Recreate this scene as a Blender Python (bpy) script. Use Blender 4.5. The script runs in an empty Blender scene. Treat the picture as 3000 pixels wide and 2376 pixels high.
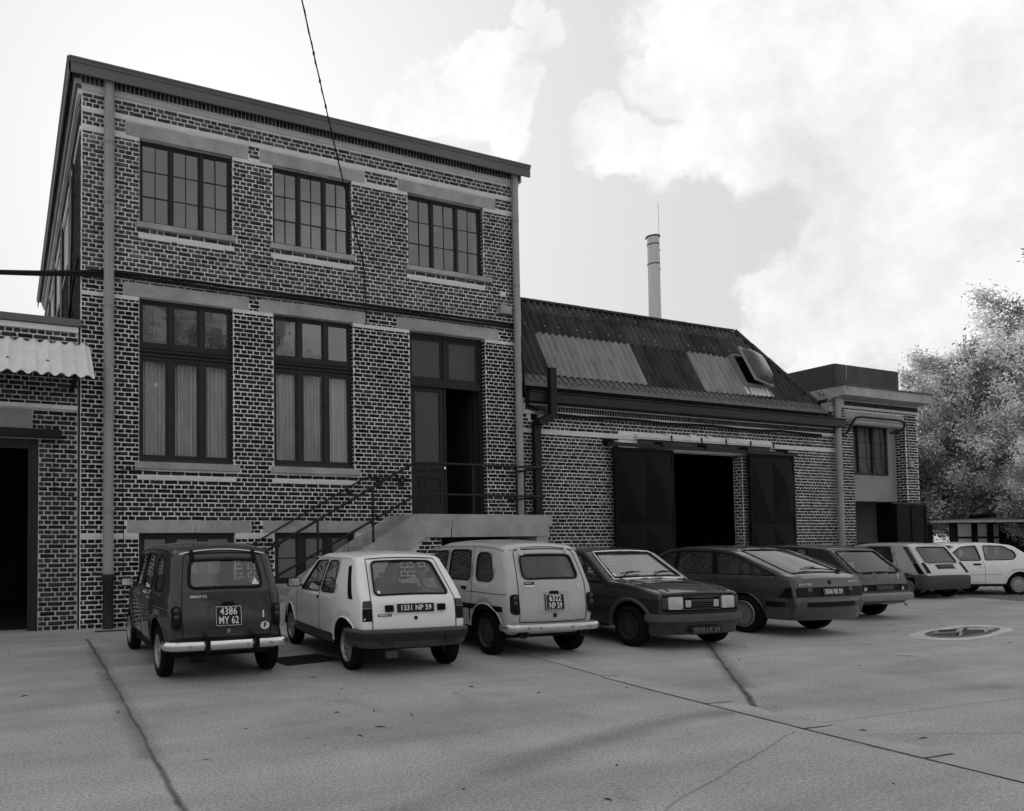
import bpy, bmesh, math, random
import numpy as np
from mathutils import Vector, Matrix
from mathutils.geometry import delaunay_2d_cdt
random.seed(7); RNG=np.random.default_rng(7)
R=math.radians; PI=math.pi
scene=bpy.context.scene; COL=scene.collection

# ------------------------------------------------------------------ camera, world, sun
cd=bpy.data.cameras.new('camera'); camera=bpy.data.objects.new('camera',cd); COL.objects.link(camera); scene.camera=camera
YAW,PITCH,ROLL=0.39432,0.04017,-0.00811
CAM=Vector((0,-13.7844,1.5232))
fw=Vector((math.sin(YAW)*math.cos(PITCH),math.cos(YAW)*math.cos(PITCH),math.sin(PITCH)))
rt=Vector((math.cos(YAW),-math.sin(YAW),0)); up=rt.cross(fw)
rt,up=math.cos(ROLL)*rt+math.sin(ROLL)*up,-math.sin(ROLL)*rt+math.cos(ROLL)*up
m=Matrix((rt,up,-fw)).transposed().to_4x4(); m.translation=CAM; camera.matrix_world=m
cd.sensor_fit='HORIZONTAL'; cd.sensor_width=36; cd.lens=36*2121.39/3000
cd.shift_x=600/3000; cd.shift_y=318.53/3000
cd.clip_start=0.05; cd.clip_end=3000

SUN_AZ,SUN_EL=R(15),R(28)     # azimuth from +Y towards +X: behind the tall building
sun_dir=Vector((math.sin(SUN_AZ)*math.cos(SUN_EL),math.cos(SUN_AZ)*math.cos(SUN_EL),math.sin(SUN_EL)))
sl=bpy.data.lights.new('sun','SUN'); sun=bpy.data.objects.new('sun',sl); COL.objects.link(sun)
sl.energy=3.2; sl.angle=R(1.2); sl.color=(1,1,1)
sun.rotation_euler=sun_dir.to_track_quat('Z','Y').to_euler()
scene.view_settings.view_transform='Standard'; scene.view_settings.look='None'
scene.view_settings.exposure=0; scene.view_settings.gamma=1; scene.view_settings.use_curve_mapping=False

def pix(x,y):   # direction of a spot of the sky, given once in picture units of the overview (2157 wide)
    u=(x*3000/2157-900)/2121.39; v=(y*3000/2157-1506.53)/2121.39
    return (fw+rt*u-up*v).normalized()
world=bpy.data.worlds.new('World'); scene.world=world; world.use_nodes=True
def build_world():
    nt=world.node_tree; N=nt.nodes; L=nt.links; N.clear()
    def nd(t,**k):
        n=N.new(t)
        for a,b in k.items(): setattr(n,a,b)
        return n
    def M(op,a,b=None,c=None,clamp=False):
        n=nd('ShaderNodeMath',operation=op); n.use_clamp=clamp
        for i,v in enumerate((a,b,c)):
            if v is None: continue
            if isinstance(v,(int,float)): n.inputs[i].default_value=v
            else: L.new(v,n.inputs[i])
        return n.outputs[0]
    out=nd('ShaderNodeOutputWorld'); bg=nd('ShaderNodeBackground'); bg.inputs[1].default_value=0.1
    sky=nd('ShaderNodeTexSky',sky_type='NISHITA',sun_disc=False,sun_elevation=SUN_EL,sun_rotation=SUN_AZ,dust_density=4.0,air_density=1.0)
    bw=nd('ShaderNodeRGBToBW'); L.new(sky.outputs[0],bw.inputs[0])
    base=M('MULTIPLY',M('POWER',bw.outputs[0],0.10),5.95)      # black-and-white film: an even pale sky
    tc=nd('ShaderNodeTexCoord'); nz=nd('ShaderNodeTexNoise'); nz.inputs['Scale'].default_value=6.5; nz.inputs['Detail'].default_value=12; nz.inputs['Roughness'].default_value=.60
    L.new(tc.outputs['Generated'],nz.inputs['Vector'])
    nz2=nd('ShaderNodeTexNoise'); nz2.inputs['Scale'].default_value=2.2; nz2.inputs['Detail'].default_value=6; L.new(tc.outputs['Generated'],nz2.inputs['Vector'])
    nz3=nd('ShaderNodeTexNoise'); nz3.inputs['Scale'].default_value=9; nz3.inputs['Detail'].default_value=12; nz3.inputs['Roughness'].default_value=.66; L.new(tc.outputs['Generated'],nz3.inputs['Vector'])
    def dot(v):
        n=nd('ShaderNodeVectorMath',operation='DOT_PRODUCT'); L.new(tc.outputs['Generated'],n.inputs[0]); n.inputs[1].default_value=v; return n.outputs['Value']
    tot=None
    wn=nd('ShaderNodeTexNoise'); wn.inputs['Scale'].default_value=5.0; wn.inputs['Detail'].default_value=10; wn.inputs['Roughness'].default_value=.62; L.new(tc.outputs['Generated'],wn.inputs['Vector'])
    wm=nd('ShaderNodeVectorMath',operation='MULTIPLY_ADD'); L.new(wn.outputs['Color'],wm.inputs[0]); wm.inputs[1].default_value=(.22,.22,.22); wm.inputs[2].default_value=(-.11,-.11,-.11)
    wa=nd('ShaderNodeVectorMath',operation='ADD'); L.new(wm.outputs[0],wa.inputs[0]); L.new(tc.outputs['Generated'],wa.inputs[1]); wv=nd('ShaderNodeVectorMath',operation='NORMALIZE'); L.new(wa.outputs[0],wv.inputs[0])
    def dotw(v):
        n=nd('ShaderNodeVectorMath',operation='DOT_PRODUCT'); L.new(wv.outputs[0],n.inputs[0]); n.inputs[1].default_value=v; return n.outputs['Value']
    for (x,y,rad) in ((880,235,.05),(960,210,.055),(1040,245,.05),(990,140,.035),(1060,110,.025),(1150,80,.03),(1110,10,.025),(1330,310,.05),(1420,320,.07),(1560,260,.09),(1480,90,.085),(1700,100,.13),(1900,120,.16),
                      (2060,260,.15),(1950,420,.10),(2130,520,.14),(1780,520,.07),(1740,610,.07),(1850,620,.11),(2020,650,.12),(2350,300,.2),(2500,600,.25),(1680,680,.05)):
        d=dotw(pix(x,y)); ang=M('ARCCOSINE',M('MINIMUM',d,.99999))
        v=M('SUBTRACT',1.0,M('DIVIDE',ang,rad*1.05))
        tot=v if tot is None else M('MAXIMUM',tot,v)
    f=M('ADD',tot,M('MULTIPLY',M('SUBTRACT',nz.outputs['Fac'],.5),1.6))
    mr=nd('ShaderNodeMapRange',interpolation_type='SMOOTHSTEP'); mr.inputs[1].default_value=.0; mr.inputs[2].default_value=.30; L.new(f,mr.inputs[0])
    # the same broken cloud carries on over the rest of the sky
    mr2=nd('ShaderNodeMapRange',interpolation_type='SMOOTHSTEP'); mr2.inputs[1].default_value=.52; mr2.inputs[2].default_value=.66; L.new(nz2.outputs['Fac'],mr2.inputs[0])
    back=M('LESS_THAN',dot(tuple(fw)),0.25)
    cl=M('MAXIMUM',mr.outputs[0],M('MULTIPLY',mr2.outputs[0],back))
    shade=M('ADD',.56,M('MULTIPLY',nz3.outputs['Fac'],.80))
    cloud=M('MULTIPLY',shade,9.5)
    a=M('ADD',M('MULTIPLY',base,M('SUBTRACT',1.0,cl)),M('MULTIPLY',cloud,cl))
    halo=M('POWER',M('MAXIMUM',dot(tuple(sun_dir)),0.0),14.0)
    a=M('ADD',a,M('MULTIPLY',halo,1.5))
    cb=nd('ShaderNodeCombineColor'); 
    for i in range(3): L.new(a,cb.inputs[i])
    L.new(cb.outputs[0],bg.inputs[0]); L.new(bg.outputs[0],out.inputs[0])
build_world()

# ------------------------------------------------------------------ object helpers
def props(o,label=None,cat=None,group=None,kind=None):
    if label: o['label']=label
    if cat: o['category']=cat
    if group: o['group']=group
    if kind: o['kind']=kind
    return o
def thing(name,label,cat,loc=(0,0,0),rz=0,group=None):
    o=bpy.data.objects.new(name,None); COL.objects.link(o); o.location=loc; o.rotation_euler=(0,0,rz)
    o.empty_display_size=.2
    return props(o,label,cat,group)
def link(name,me,parent=None,loc=None,rot=None,scale=None,mat=None):
    o=bpy.data.objects.new(name,me); COL.objects.link(o)
    if parent is not None: o.parent=parent
    if loc is not None: o.location=loc
    if rot is not None: o.rotation_euler=rot
    if scale is not None: o.scale=scale
    if mat is not None and not me.materials: me.materials.append(mat)
    return o
class MB:
    """collects shapes, linked as one mesh object"""
    def __init__(s): s.v=[]; s.f=[]
    def add(s,vs,fs):
        b=len(s.v); s.v+= [tuple(p) for p in vs]; s.f+=[tuple(i+b for i in f) for f in fs]; return s
    def box(s,x0,x1,y0,y1,z0,z1):
        v=[(x0,y0,z0),(x1,y0,z0),(x1,y1,z0),(x0,y1,z0),(x0,y0,z1),(x1,y0,z1),(x1,y1,z1),(x0,y1,z1)]
        return s.add(v,[(0,3,2,1),(4,5,6,7),(0,1,5,4),(1,2,6,5),(2,3,7,6),(3,0,4,7)])
    def prism(s,poly,y0,y1,axis='y'):
        n=len(poly)
        if axis=='y': a=[(p[0],y0,p[1]) for p in poly]+[(p[0],y1,p[1]) for p in poly]
        elif axis=='x': a=[(y0,p[0],p[1]) for p in poly]+[(y1,p[0],p[1]) for p in poly]
        else: a=[(p[0],p[1],y0) for p in poly]+[(p[0],p[1],y1) for p in poly]
        return s.add(a,[tuple(range(n)),tuple(range(2*n-1,n-1,-1))]+[(i,i+n,(i+1)%n+n,(i+1)%n) for i in range(n)])
    def tube(s,pts,r,n=8,closed=False,cap=True):
        pts=[Vector(p) for p in pts]; k=len(pts); rings=[]
        rr=r if isinstance(r,(list,tuple)) else [r]*k
        pu=None
        for i,p in enumerate(pts):
            a=pts[(i-1)%k] if (i>0 or closed) else p; b=pts[(i+1)%k] if (i<k-1 or closed) else p
            t=(b-a).normalized()
            if pu is None: pu=t.orthogonal().normalized()
            pu=(pu-t*pu.dot(t)); pu=pu.normalized() if pu.length>1e-6 else t.orthogonal().normalized()
            w=t.cross(pu)
            rings.append([p+(pu*math.cos(2*PI*j/n)+w*math.sin(2*PI*j/n))*rr[i] for j in range(n)])
        vs=[q for g in rings for q in g]; fs=[]
        for i in range(k if closed else k-1):
            for j in range(n): fs.append((i*n+j,i*n+(j+1)%n,((i+1)%k)*n+(j+1)%n,((i+1)%k)*n+j))
        if cap and not closed: fs+= [tuple(range(n-1,-1,-1)),tuple((k-1)*n+j for j in range(n))]
        return s.add(vs,fs)
    def lathe(s,prof,n=24,axis='z',c=(0,0,0),a0=0,a1=2*PI):
        """prof: (radius, along)"""
        full=abs(a1-a0-2*PI)<1e-6; k=len(prof); cols=n if full else n+1
        vs=[]
        for j in range(cols):
            a=a0+(a1-a0)*j/n; ca,sa=math.cos(a),math.sin(a)
            for r_,h_ in prof:
                if axis=='z': vs.append((c[0]+r_*ca,c[1]+r_*sa,c[2]+h_))
                elif axis=='y': vs.append((c[0]+r_*ca,c[1]+h_,c[2]+r_*sa))
                else: vs.append((c[0]+h_,c[1]+r_*ca,c[2]+r_*sa))
        fs=[]
        for j in range(n):
            j2=(j+1)%cols
            for i in range(k-1): fs.append((j*k+i,j2*k+i,j2*k+i+1,j*k+i+1))
        return s.add(vs,fs)
    def mesh(s,name,mat,smooth=None):
        me=bpy.data.meshes.new(name); me.from_pydata(s.v,[],s.f)
        if smooth:
            bm=bmesh.new(); bm.from_mesh(me); bmesh.ops.remove_doubles(bm,verts=bm.verts,dist=1e-5); bmesh.ops.recalc_face_normals(bm,faces=bm.faces); bm.to_mesh(me); bm.free()
            me.shade_smooth(); me.set_sharp_from_angle(angle=R(smooth))
        if mat: me.materials.append(mat)
        return me
    def obj(s,name,mat,parent=None,smooth=None,**k):
        return link(name,s.mesh(name,mat,smooth),parent,**k)
def npmesh(name,V,F,mat,attr=None):
    """fast mesh from numpy arrays: V (n,3), F list of arrays with equal row length"""
    me=bpy.data.meshes.new(name); V=np.asarray(V,np.float32)
    me.vertices.add(len(V)); me.vertices.foreach_set('co',V.ravel())
    loops=np.concatenate([f.ravel() for f in F]); tot=np.concatenate([np.full(len(f),f.shape[1]) for f in F])
    st=np.concatenate([[0],np.cumsum(tot)[:-1]])
    me.loops.add(len(loops)); me.loops.foreach_set('vertex_index',loops.astype(np.int32))
    me.polygons.add(len(tot)); me.polygons.foreach_set('loop_start',st.astype(np.int32)); me.polygons.foreach_set('loop_total',tot.astype(np.int32))
    if attr is not None:
        a=me.attributes.new('tone','FLOAT','POINT'); a.data.foreach_set('value',np.asarray(attr,np.float32))
    me.update(calc_edges=True); me.validate()
    if mat: me.materials.append(mat)
    return me

# ------------------------------------------------------------------ materials (grey film: every colour is neutral)
def mat(name,base,rough=.7,var=.0,scale=3.,bump=.0,bscale=30.,metal=0.,coat=0.,spec=.18,attr=False,stretch=None,detail=6,fine=None,coords='Object'):
    m=bpy.data.materials.new(name); m.use_nodes=True; nt=m.node_tree; N=nt.nodes; L=nt.links; b=N['Principled BSDF']
    b.inputs['Roughness'].default_value=rough; b.inputs['Metallic'].default_value=metal
    b.inputs['Coat Weight'].default_value=coat; b.inputs['Coat Roughness'].default_value=.04; b.inputs['Specular IOR Level'].default_value=spec
    b.inputs['Base Color'].default_value=(base,)*3+(1,)
    tc=N.new('ShaderNodeTexCoord'); src=tc.outputs[coords]
    if coords=='World':pass
    if stretch:
        mp=N.new('ShaderNodeMapping'); mp.inputs['Scale'].default_value=stretch; L.new(src,mp.inputs[0]); src=mp.outputs[0]
    val=None
    def mth(op,a,b_):
        n=N.new('ShaderNodeMath'); n.operation=op
        for i,v in enumerate((a,b_)):
            if isinstance(v,(int,float)): n.inputs[i].default_value=v
            else: L.new(v,n.inputs[i])
        return n.outputs[0]
    if var>0:
        nz=N.new('ShaderNodeTexNoise'); nz.inputs['Scale'].default_value=scale; nz.inputs['Detail'].default_value=detail; nz.inputs['Roughness'].default_value=.6; L.new(src,nz.inputs['Vector'])
        val=mth('ADD',mth('MULTIPLY',mth('SUBTRACT',nz.outputs['Fac'],.5),2*var*2.2),1.0)
        if fine:
            n2=N.new('ShaderNodeTexNoise'); n2.inputs['Scale'].default_value=fine[0]; n2.inputs['Detail'].default_value=4; L.new(src,n2.inputs['Vector'])
            val=mth('MULTIPLY',val,mth('ADD',mth('MULTIPLY',mth('SUBTRACT',n2.outputs['Fac'],.5),fine[1]*4),1.0))
    if attr:
        at=N.new('ShaderNodeAttribute'); at.attribute_name='tone'
        val=at.outputs['Fac'] if val is None else mth('MULTIPLY',val,at.outputs['Fac'])
    if val is not None:
        v=mth('MAXIMUM',mth('MULTIPLY',val,base),.002); cb=N.new('ShaderNodeCombineColor')
        for i in range(3): L.new(v,cb.inputs[i])
        L.new(cb.outputs[0],b.inputs['Base Color'])
    if bump>0:
        nb=N.new('ShaderNodeTexNoise'); nb.inputs['Scale'].default_value=bscale; nb.inputs['Detail'].default_value=5; L.new(src,nb.inputs['Vector'])
        bp=N.new('ShaderNodeBump'); bp.inputs['Strength'].default_value=bump; bp.inputs['Distance'].default_value=.01; L.new(nb.outputs['Fac'],bp.inputs['Height']); L.new(bp.outputs[0],b.inputs['Normal'])
    return m
def glass(name,tint=.55,refl=1.0,rough=.01,dirt=.0,dirtcol=.3,wave=.0,f0=.085):
    """thin pane: clear with a mirror reflection that grows at grazing angles, plus a film of dust"""
    m=bpy.data.materials.new(name); m.use_nodes=True; nt=m.node_tree; N=nt.nodes; L=nt.links; N.clear()
    out=N.new('ShaderNodeOutputMaterial'); tr=N.new('ShaderNodeBsdfTransparent'); tr.inputs[0].default_value=(tint,)*3+(1,)
    gl=N.new('ShaderNodeBsdfGlossy'); gl.inputs['Roughness'].default_value=rough; gl.inputs[0].default_value=(refl,)*3+(1,)
    lw=N.new('ShaderNodeLayerWeight'); lw.inputs[0].default_value=.5      # Schlick reflection, the same from either side
    p5=N.new('ShaderNodeMath'); p5.operation='POWER'; p5.inputs[1].default_value=5; L.new(lw.outputs['Facing'],p5.inputs[0])
    ma=N.new('ShaderNodeMath'); ma.operation='MULTIPLY_ADD'; ma.inputs[1].default_value=1-f0; ma.inputs[2].default_value=f0; L.new(p5.outputs[0],ma.inputs[0])
    mx=N.new('ShaderNodeMixShader'); L.new(ma.outputs[0],mx.inputs[0]); L.new(tr.outputs[0],mx.inputs[1]); L.new(gl.outputs[0],mx.inputs[2])
    res=mx.outputs[0]
    if wave>0:
        tc=N.new('ShaderNodeTexCoord'); nz=N.new('ShaderNodeTexNoise'); nz.inputs['Scale'].default_value=3; L.new(tc.outputs['Object'],nz.inputs[0])
        bp=N.new('ShaderNodeBump'); bp.inputs['Strength'].default_value=wave; bp.inputs['Distance'].default_value=.01; L.new(nz.outputs[0],bp.inputs['Height']); L.new(bp.outputs[0],gl.inputs['Normal'])
    if dirt>0:
        df=N.new('ShaderNodeBsdfDiffuse'); df.inputs[0].default_value=(dirtcol,)*3+(1,)
        m2=N.new('ShaderNodeMixShader'); tc=N.new('ShaderNodeTexCoord'); nz=N.new('ShaderNodeTexNoise'); nz.inputs['Scale'].default_value=2.5; nz.inputs['Detail'].default_value=6; L.new(tc.outputs['Object'],nz.inputs[0])
        mu=N.new('ShaderNodeMath'); mu.operation='MULTIPLY'; mu.inputs[1].default_value=dirt*2; L.new(nz.outputs[0],mu.inputs[0])
        L.new(mu.outputs[0],m2.inputs[0]); L.new(res,m2.inputs[1]); L.new(df.outputs[0],m2.inputs[2]); res=m2.outputs[0]
    L.new(res,out.inputs[0]); return m
MT=dict(
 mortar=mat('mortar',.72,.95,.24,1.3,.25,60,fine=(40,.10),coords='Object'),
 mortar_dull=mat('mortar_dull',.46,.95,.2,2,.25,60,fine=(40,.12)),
 brick=mat('brick',.036,.9,.30,9,.3,80,attr=True,spec=.06),
 lintel=mat('render_lintel',.35,.9,.34,1.4,.3,40,fine=(9,.08)),
 band=mat('painted_band',.66,.9,.12,3,.15,40,fine=(20,.06)),
 concrete=mat('stair_concrete',.36,.9,.3,2.0,.35,50,fine=(25,.07)),
 tank=mat('tank_concrete',.075,.9,.3,1.2,.3,30,stretch=(1,1,.35),fine=(12,.08)),
 slab=mat('slab_concrete',.38,.9,.2,2,.4,30,fine=(12,.08)),
 panel=mat('panel_concrete',.27,.9,.16,1.5,.2,30),
 fascia=mat('fascia_board',.13,.6,.15,1.2,.05,20,stretch=(.4,1,3)),
 fascia_dark=mat('dark_gutter_paint',.022,.45,.2,1.5,.05,20),
 frame=mat('window_paint',.028,.5,.2,4,.1,40),
 pipe=mat('grey_pipe_paint',.31,.5,.14,2.,.08,30,stretch=(3,3,.6),fine=(14,.05)),
 castiron=mat('cast_iron',.024,.55,.25,6,.2,40),
 black=mat('black_paint',.010,.4,.2,5,.1,30),
 rail=mat('rail_paint',.018,.4,.2,6,.1,50),
 door=mat('door_paint',.022,.5,.2,3,.05,30),
 metaldoor=mat('metal_door_paint',.006,.5,.4,1.3,.06,12,fine=(8,.1),spec=.06),
 interior=mat('dark_interior',.02,.95,.2,1),
 room=mat('room_plaster',.10,.9,.1,1),
 frost=mat('frosted_glass',.17,.35,.10,2.5,.5,60,spec=.5),
 frost_dark=mat('patterned_glass',.028,.3,.12,3,1.,45,spec=.6),
 curtain=mat('net_curtain',.62,.9,.2,2,.2,60,stretch=(6,6,.5)),
 awning=mat('fibre_cement_pale',.70,.9,.14,2.4,.2,60,stretch=(1,1,.5),fine=(14,.06)),
 roofsheet=mat('fibre_cement_dark',.048,.9,.55,1.7,.25,50,stretch=(1.5,.6,.6),fine=(7,.16)),
 roofclear=mat('translucent_sheet_grey',.25,.55,.25,2.5,.1,40,stretch=(1.5,.6,.6),fine=(9,.1)),
 roofstrip=mat('roof_strip',.12,.8,.3,2.2,.2,50,stretch=(3,1,1),fine=(9,.1)),
 chimney=mat('chimney_metal',.55,.6,.18,1.2,.05,20,stretch=(3,3,.25),fine=(4,.08)),
 steel=mat('brushed_steel',.35,.35,.1,5,metal=1.),
 chrome=mat('chrome',.78,.17,.05,5,metal=1.),
 bumper_al=mat('bumper_steel',.62,.25,.12,6,metal=.85),
 rubber=mat('tyre_rubber',.009,.8,.3,12,.2,80,spec=.06),
 plastic=mat('black_plastic',.007,.5,.2,10,.1,90,spec=.08),
 plastic_grey=mat('grey_plastic',.065,.55,.12,5,.08,90),
 seal=mat('window_rubber',.008,.45),
 lens=mat('lamp_lens_red',.008,.4,coat=.08,spec=.06),
 lens_mid=mat('lamp_lens_amber',.05,.25,coat=.3,spec=.1),
 lens_clear=mat('lamp_lens_clear',.45,.12,.25,18,.4,60,coat=1.),
 plate=mat('plate_black',.010,.35,.15,8,coat=.3),
 plate_old=mat('plate_faded',.020,.5,.3,8),
 white=mat('white_print',.72,.5),
 white_dim=mat('faded_print',.16,.6),
 sticker=mat('sticker_white',.70,.4),
 rim=mat('wheel_silver',.30,.38,.15,8,metal=.6),
 rim_dark=mat('wheel_dark',.05,.5,.2,8,metal=.3),
 seat=mat('seat_cloth',.035,.9,.2,8),
 dash=mat('dashboard',.02,.7),
 tarmac=mat('liner',.008,.9),
 bark=mat('bark',.16,.9,.3,6,.4,20),
 cable=mat('cable_black',.012,.6),
 gravel=mat('gravel',.16,.95,.35,6,.6,40,fine=(30,.2)),
 shed_post=mat('shed_timber',.012,.8,.3,6),
 shedroof=mat('shed_roof',.30,.8,.35,6,.4,30),
 shedsheet=mat('corrugated_plastic',.55,.5,.2,3),
)
def paint(name,base,metal=0.,rough=.4,dust=.04):
    return mat(name,base,rough,dust,2.2,.0,metal=metal,coat=.8,fine=(30,.01),spec=.1)
G_CAR=glass('car_glass',.78,1.0,.015,dirt=.05,dirtcol=.5)
G_CARDARK=glass('car_glass_dim',.32,.9,.02,dirt=.08,dirtcol=.4,f0=.08)
G_WIN=glass('window_glass',.55,1.0,.03,dirt=.12,dirtcol=.2,wave=.25,f0=.17)
G_CURT=glass('window_glass_clean',.80,.8,.02,dirt=.05,dirtcol=.3,wave=.2)

def text(name,s,size,mt,parent,loc,rot,width=None,bold=0.0,align='CENTER',space=1.0,depth=.0012):
    c=bpy.data.curves.new(name,'FONT'); c.body=s; c.size=size; c.align_x=align; c.align_y='CENTER'; c.extrude=depth; c.offset=bold; c.space_character=space; c.resolution_u=3
    o=bpy.data.objects.new(name+'_tmp',c); COL.objects.link(o); bpy.context.view_layer.update()
    dg=bpy.context.evaluated_depsgraph_get(); me=bpy.data.meshes.new_from_object(o.evaluated_get(dg)); bpy.data.objects.remove(o)
    me.materials.clear(); me.materials.append(mt)
    if width:
        xs=[v.co.x for v in me.vertices]; w=max(xs)-min(xs); k=width/w
        for v in me.vertices: v.co.x*=k
    me.name=name
    return link(name,me,parent,loc=loc,rot=rot)

# ------------------------------------------------------------------ brickwork
CO=0.0861; HP=0.1338       # course height, header pitch
def outline(w,h,rng,j=.0058):
    """irregular brick face outline with 16 points"""
    pts=[]
    n=[5,2,5,2] if w>.17 else [3,2,3,2]
    c=.007
    cor=[(-w/2,-h/2),(w/2,-h/2),(w/2,h/2),(-w/2,h/2)]
    for k in range(4):
        a=np.array(cor[k]); b=np.array(cor[(k+1)%4]); d=(b-a)/np.linalg.norm(b-a); L_=np.linalg.norm(b-a)
        nn=n[k]+1
        for i in range(nn):
            t=c+(L_-2*c)*i/(nn-1); p=a+d*t
            p=p+np.array([-d[1],d[0]])*rng.uniform(-.1,1)*j*(1.2 if k%2==0 else 1.4)
            pts.append(p)
    return np.array(pts)
OUTS={k:[outline(w,CO-.0145,np.random.default_rng(100+k*20+i)) for i in range(14)] for k,w in ((0,HP-.0150),(1,2*HP-.0150))}
def wall_courses(z0,z1):
    k0=math.floor(z0/CO+1e-6); out=[]
    z=k0*CO
    while z<z1-1e-3:
        out.append((round(z/CO),z)); z+=CO
    return out
def lay(x0,x1,z0,z1,holes,phase=0.,zoff=0.,minw=.035,allhead=False):
    """English bond bricks in a rectangle with rectangular holes; returns (xc,zc,w,h)"""
    res=[]
    k=0; z=z0+zoff
    rows=int(round((z1-z0-zoff)/CO))
    for r_ in range(rows):
        za,zb=z,z+CO; zc=(za+zb)/2; z=zb
        free=[(x0,x1)]
        for hx0,hx1,hz0,hz1 in holes:
            if hz0-1e-6<zc<hz1+1e-6:
                nf=[]
                for a,b in free:
                    if hx1<=a or hx0>=b: nf.append((a,b)); continue
                    if hx0>a: nf.append((a,hx0))
                    if hx1<b: nf.append((hx1,b))
                free=nf
        rid=int(round((za)/CO)); head=(rid%2==0)
        pitch=HP if head else 2*HP
        ph=phase+(0 if head else HP/2)+(HP*(rid%4>1) if not head else 0)
        for a,b in free:
            i=math.floor((a-ph)/pitch)
            while True:
                xa=ph+i*pitch; xb=xa+pitch; i+=1
                if xa>=b-1e-6: break
                jl=random.uniform(-.008,.008)
                xa2=max(xa,a); xb2=min(xb,b)
                w=xb2-xa2
                if w<minw+.0150: continue
                # now and then a pair of headers takes the place of a stretcher
                if not head and w>2*HP-.02 and random.random()<.10:
                    for q in (0,1): res.append(((xa2+HP*(q+.5)),zc+random.uniform(-.002,.002),HP-.0150,CO-.0145))
                    continue
                res.append(((xa2+xb2)/2+jl*.4,zc+random.uniform(-.0025,.0025),w-.0150,CO-.0145+random.uniform(-.004,.003)))
    return res
def tone_default(x,z): return 1.0
def bricks(parent,name,plane,lst,tone=tone_default,single=0,hide=None,proud=.006):
    """plane: (origin, u, n) ; v is z. lays the 300 nearest as objects of their own, joins the rest"""
    O,U,Nn=[np.array(q,float) for q in plane]
    cam=np.array(CAM)
    P=[]
    for b in lst:
        pos=O+U*b[0]+np.array([0,0,b[1]]); d=np.linalg.norm(pos-cam); hid=hide(b[0],b[1]) if hide else False
        P.append((1e6 if hid else 0)+d/max(.1,abs(b[2]))**.5*0.37)
    order=sorted(range(len(lst)),key=lambda i:P[i])
    if single:
        for idx in order[:single]:
            x,z,w,h=lst[idx]; kind=1 if w>.17 else 0
            vi=random.randrange(14); key=(kind,vi,name)
            if key not in BR_MESH:
                pts=OUTS[kind][vi]; n=len(pts); w0=(2*HP-.0150) if kind else HP-.0150
                V=[(p[0],-proud,p[1]) for p in pts]+[(p[0]*1.0,.02,p[1]) for p in pts]
                t=random.Random(vi*7+kind).uniform(.55,1.5)
                me=npmesh('brick',np.array(V),[np.arange(n)[None,:]]+[np.array([(i,i+n,(i+1)%n+n,(i+1)%n) for i in range(n)])],MT['brick'],[t]*(2*n))
                BR_MESH[key]=me
            w0=(2*HP-.0150) if kind else HP-.0150
            ang=math.atan2(U[1],U[0])
            pos=O+U*x+np.array([0,0,z])
            link('brick',BR_MESH[key],parent,loc=Vector(pos)-parent.location,rot=(0,random.uniform(-.008,.008),ang),scale=(w/w0,1,h/(CO-.0145)))
    rest=order[single:]
    if not rest: return
    VV=[];F4=[];FN={}
    tn=[];base=0
    for idx in rest:
        x,z,w,h=lst[idx]; kind=1 if w>.17 else 0
        pts=OUTS[kind][random.randrange(14)]; w0=(2*HP-.0150) if kind else HP-.0150
        n=len(pts); px=pts[:,0]*w/w0*random.choice((1,-1)); pz=pts[:,1]*h/(CO-.0145)
        if (px[1]-px[0])<0: px=px[::-1]; pz=pz[::-1]
        A=O+U*(x+px)[:,None]+np.array([0,0,1.])*(z+pz)[:,None]
        VV.append(A+Nn*(proud+random.uniform(-.001,.002))); VV.append(A-Nn*.02)
        FN.setdefault(n,[]).append(np.arange(n)+base)
        i=np.arange(n); F4.append(np.stack([i,i+n,(i+1)%n+n,(i+1)%n],1)+base)
        t=(random.uniform(.6,1.35) if random.random()>.12 else random.uniform(1.3,2.1))*tone(x,z)
        tn+= [t]*(2*n); base+=2*n
    me=npmesh('brickwork',np.concatenate(VV),[np.array(v) for v in FN.values()]+[np.concatenate(F4)],MT['brick'],tn)
    o=link('brickwork',me,parent,loc=-parent.location); o['kind']='stuff'
    return o
BR_MESH={}
def wall_core(mb,x0,x1,z0,z1,y0,y1,holes):
    """solid wall with rectangular holes as boxes between cut lines"""
    xs=sorted({x0,x1}|{min(max(h[i],x0),x1) for h in holes for i in (0,1)}); zs=sorted({z0,z1}|{min(max(h[i],z0),z1) for h in holes for i in (2,3)})
    for i in range(len(zs)-1):
        run=None
        for j in range(len(xs)-1):
            cx=(xs[j]+xs[j+1])/2; cz=(zs[i]+zs[i+1])/2
            solid=not any(h[0]<cx<h[1] and h[2]<cz<h[3] for h in holes)
            if solid: run=(run[0],xs[j+1]) if run else (xs[j],xs[j+1])
            if (not solid or j==len(xs)-2) and run: mb.box(run[0],run[1],y0,y1,zs[i],zs[i+1]); run=None
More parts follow.
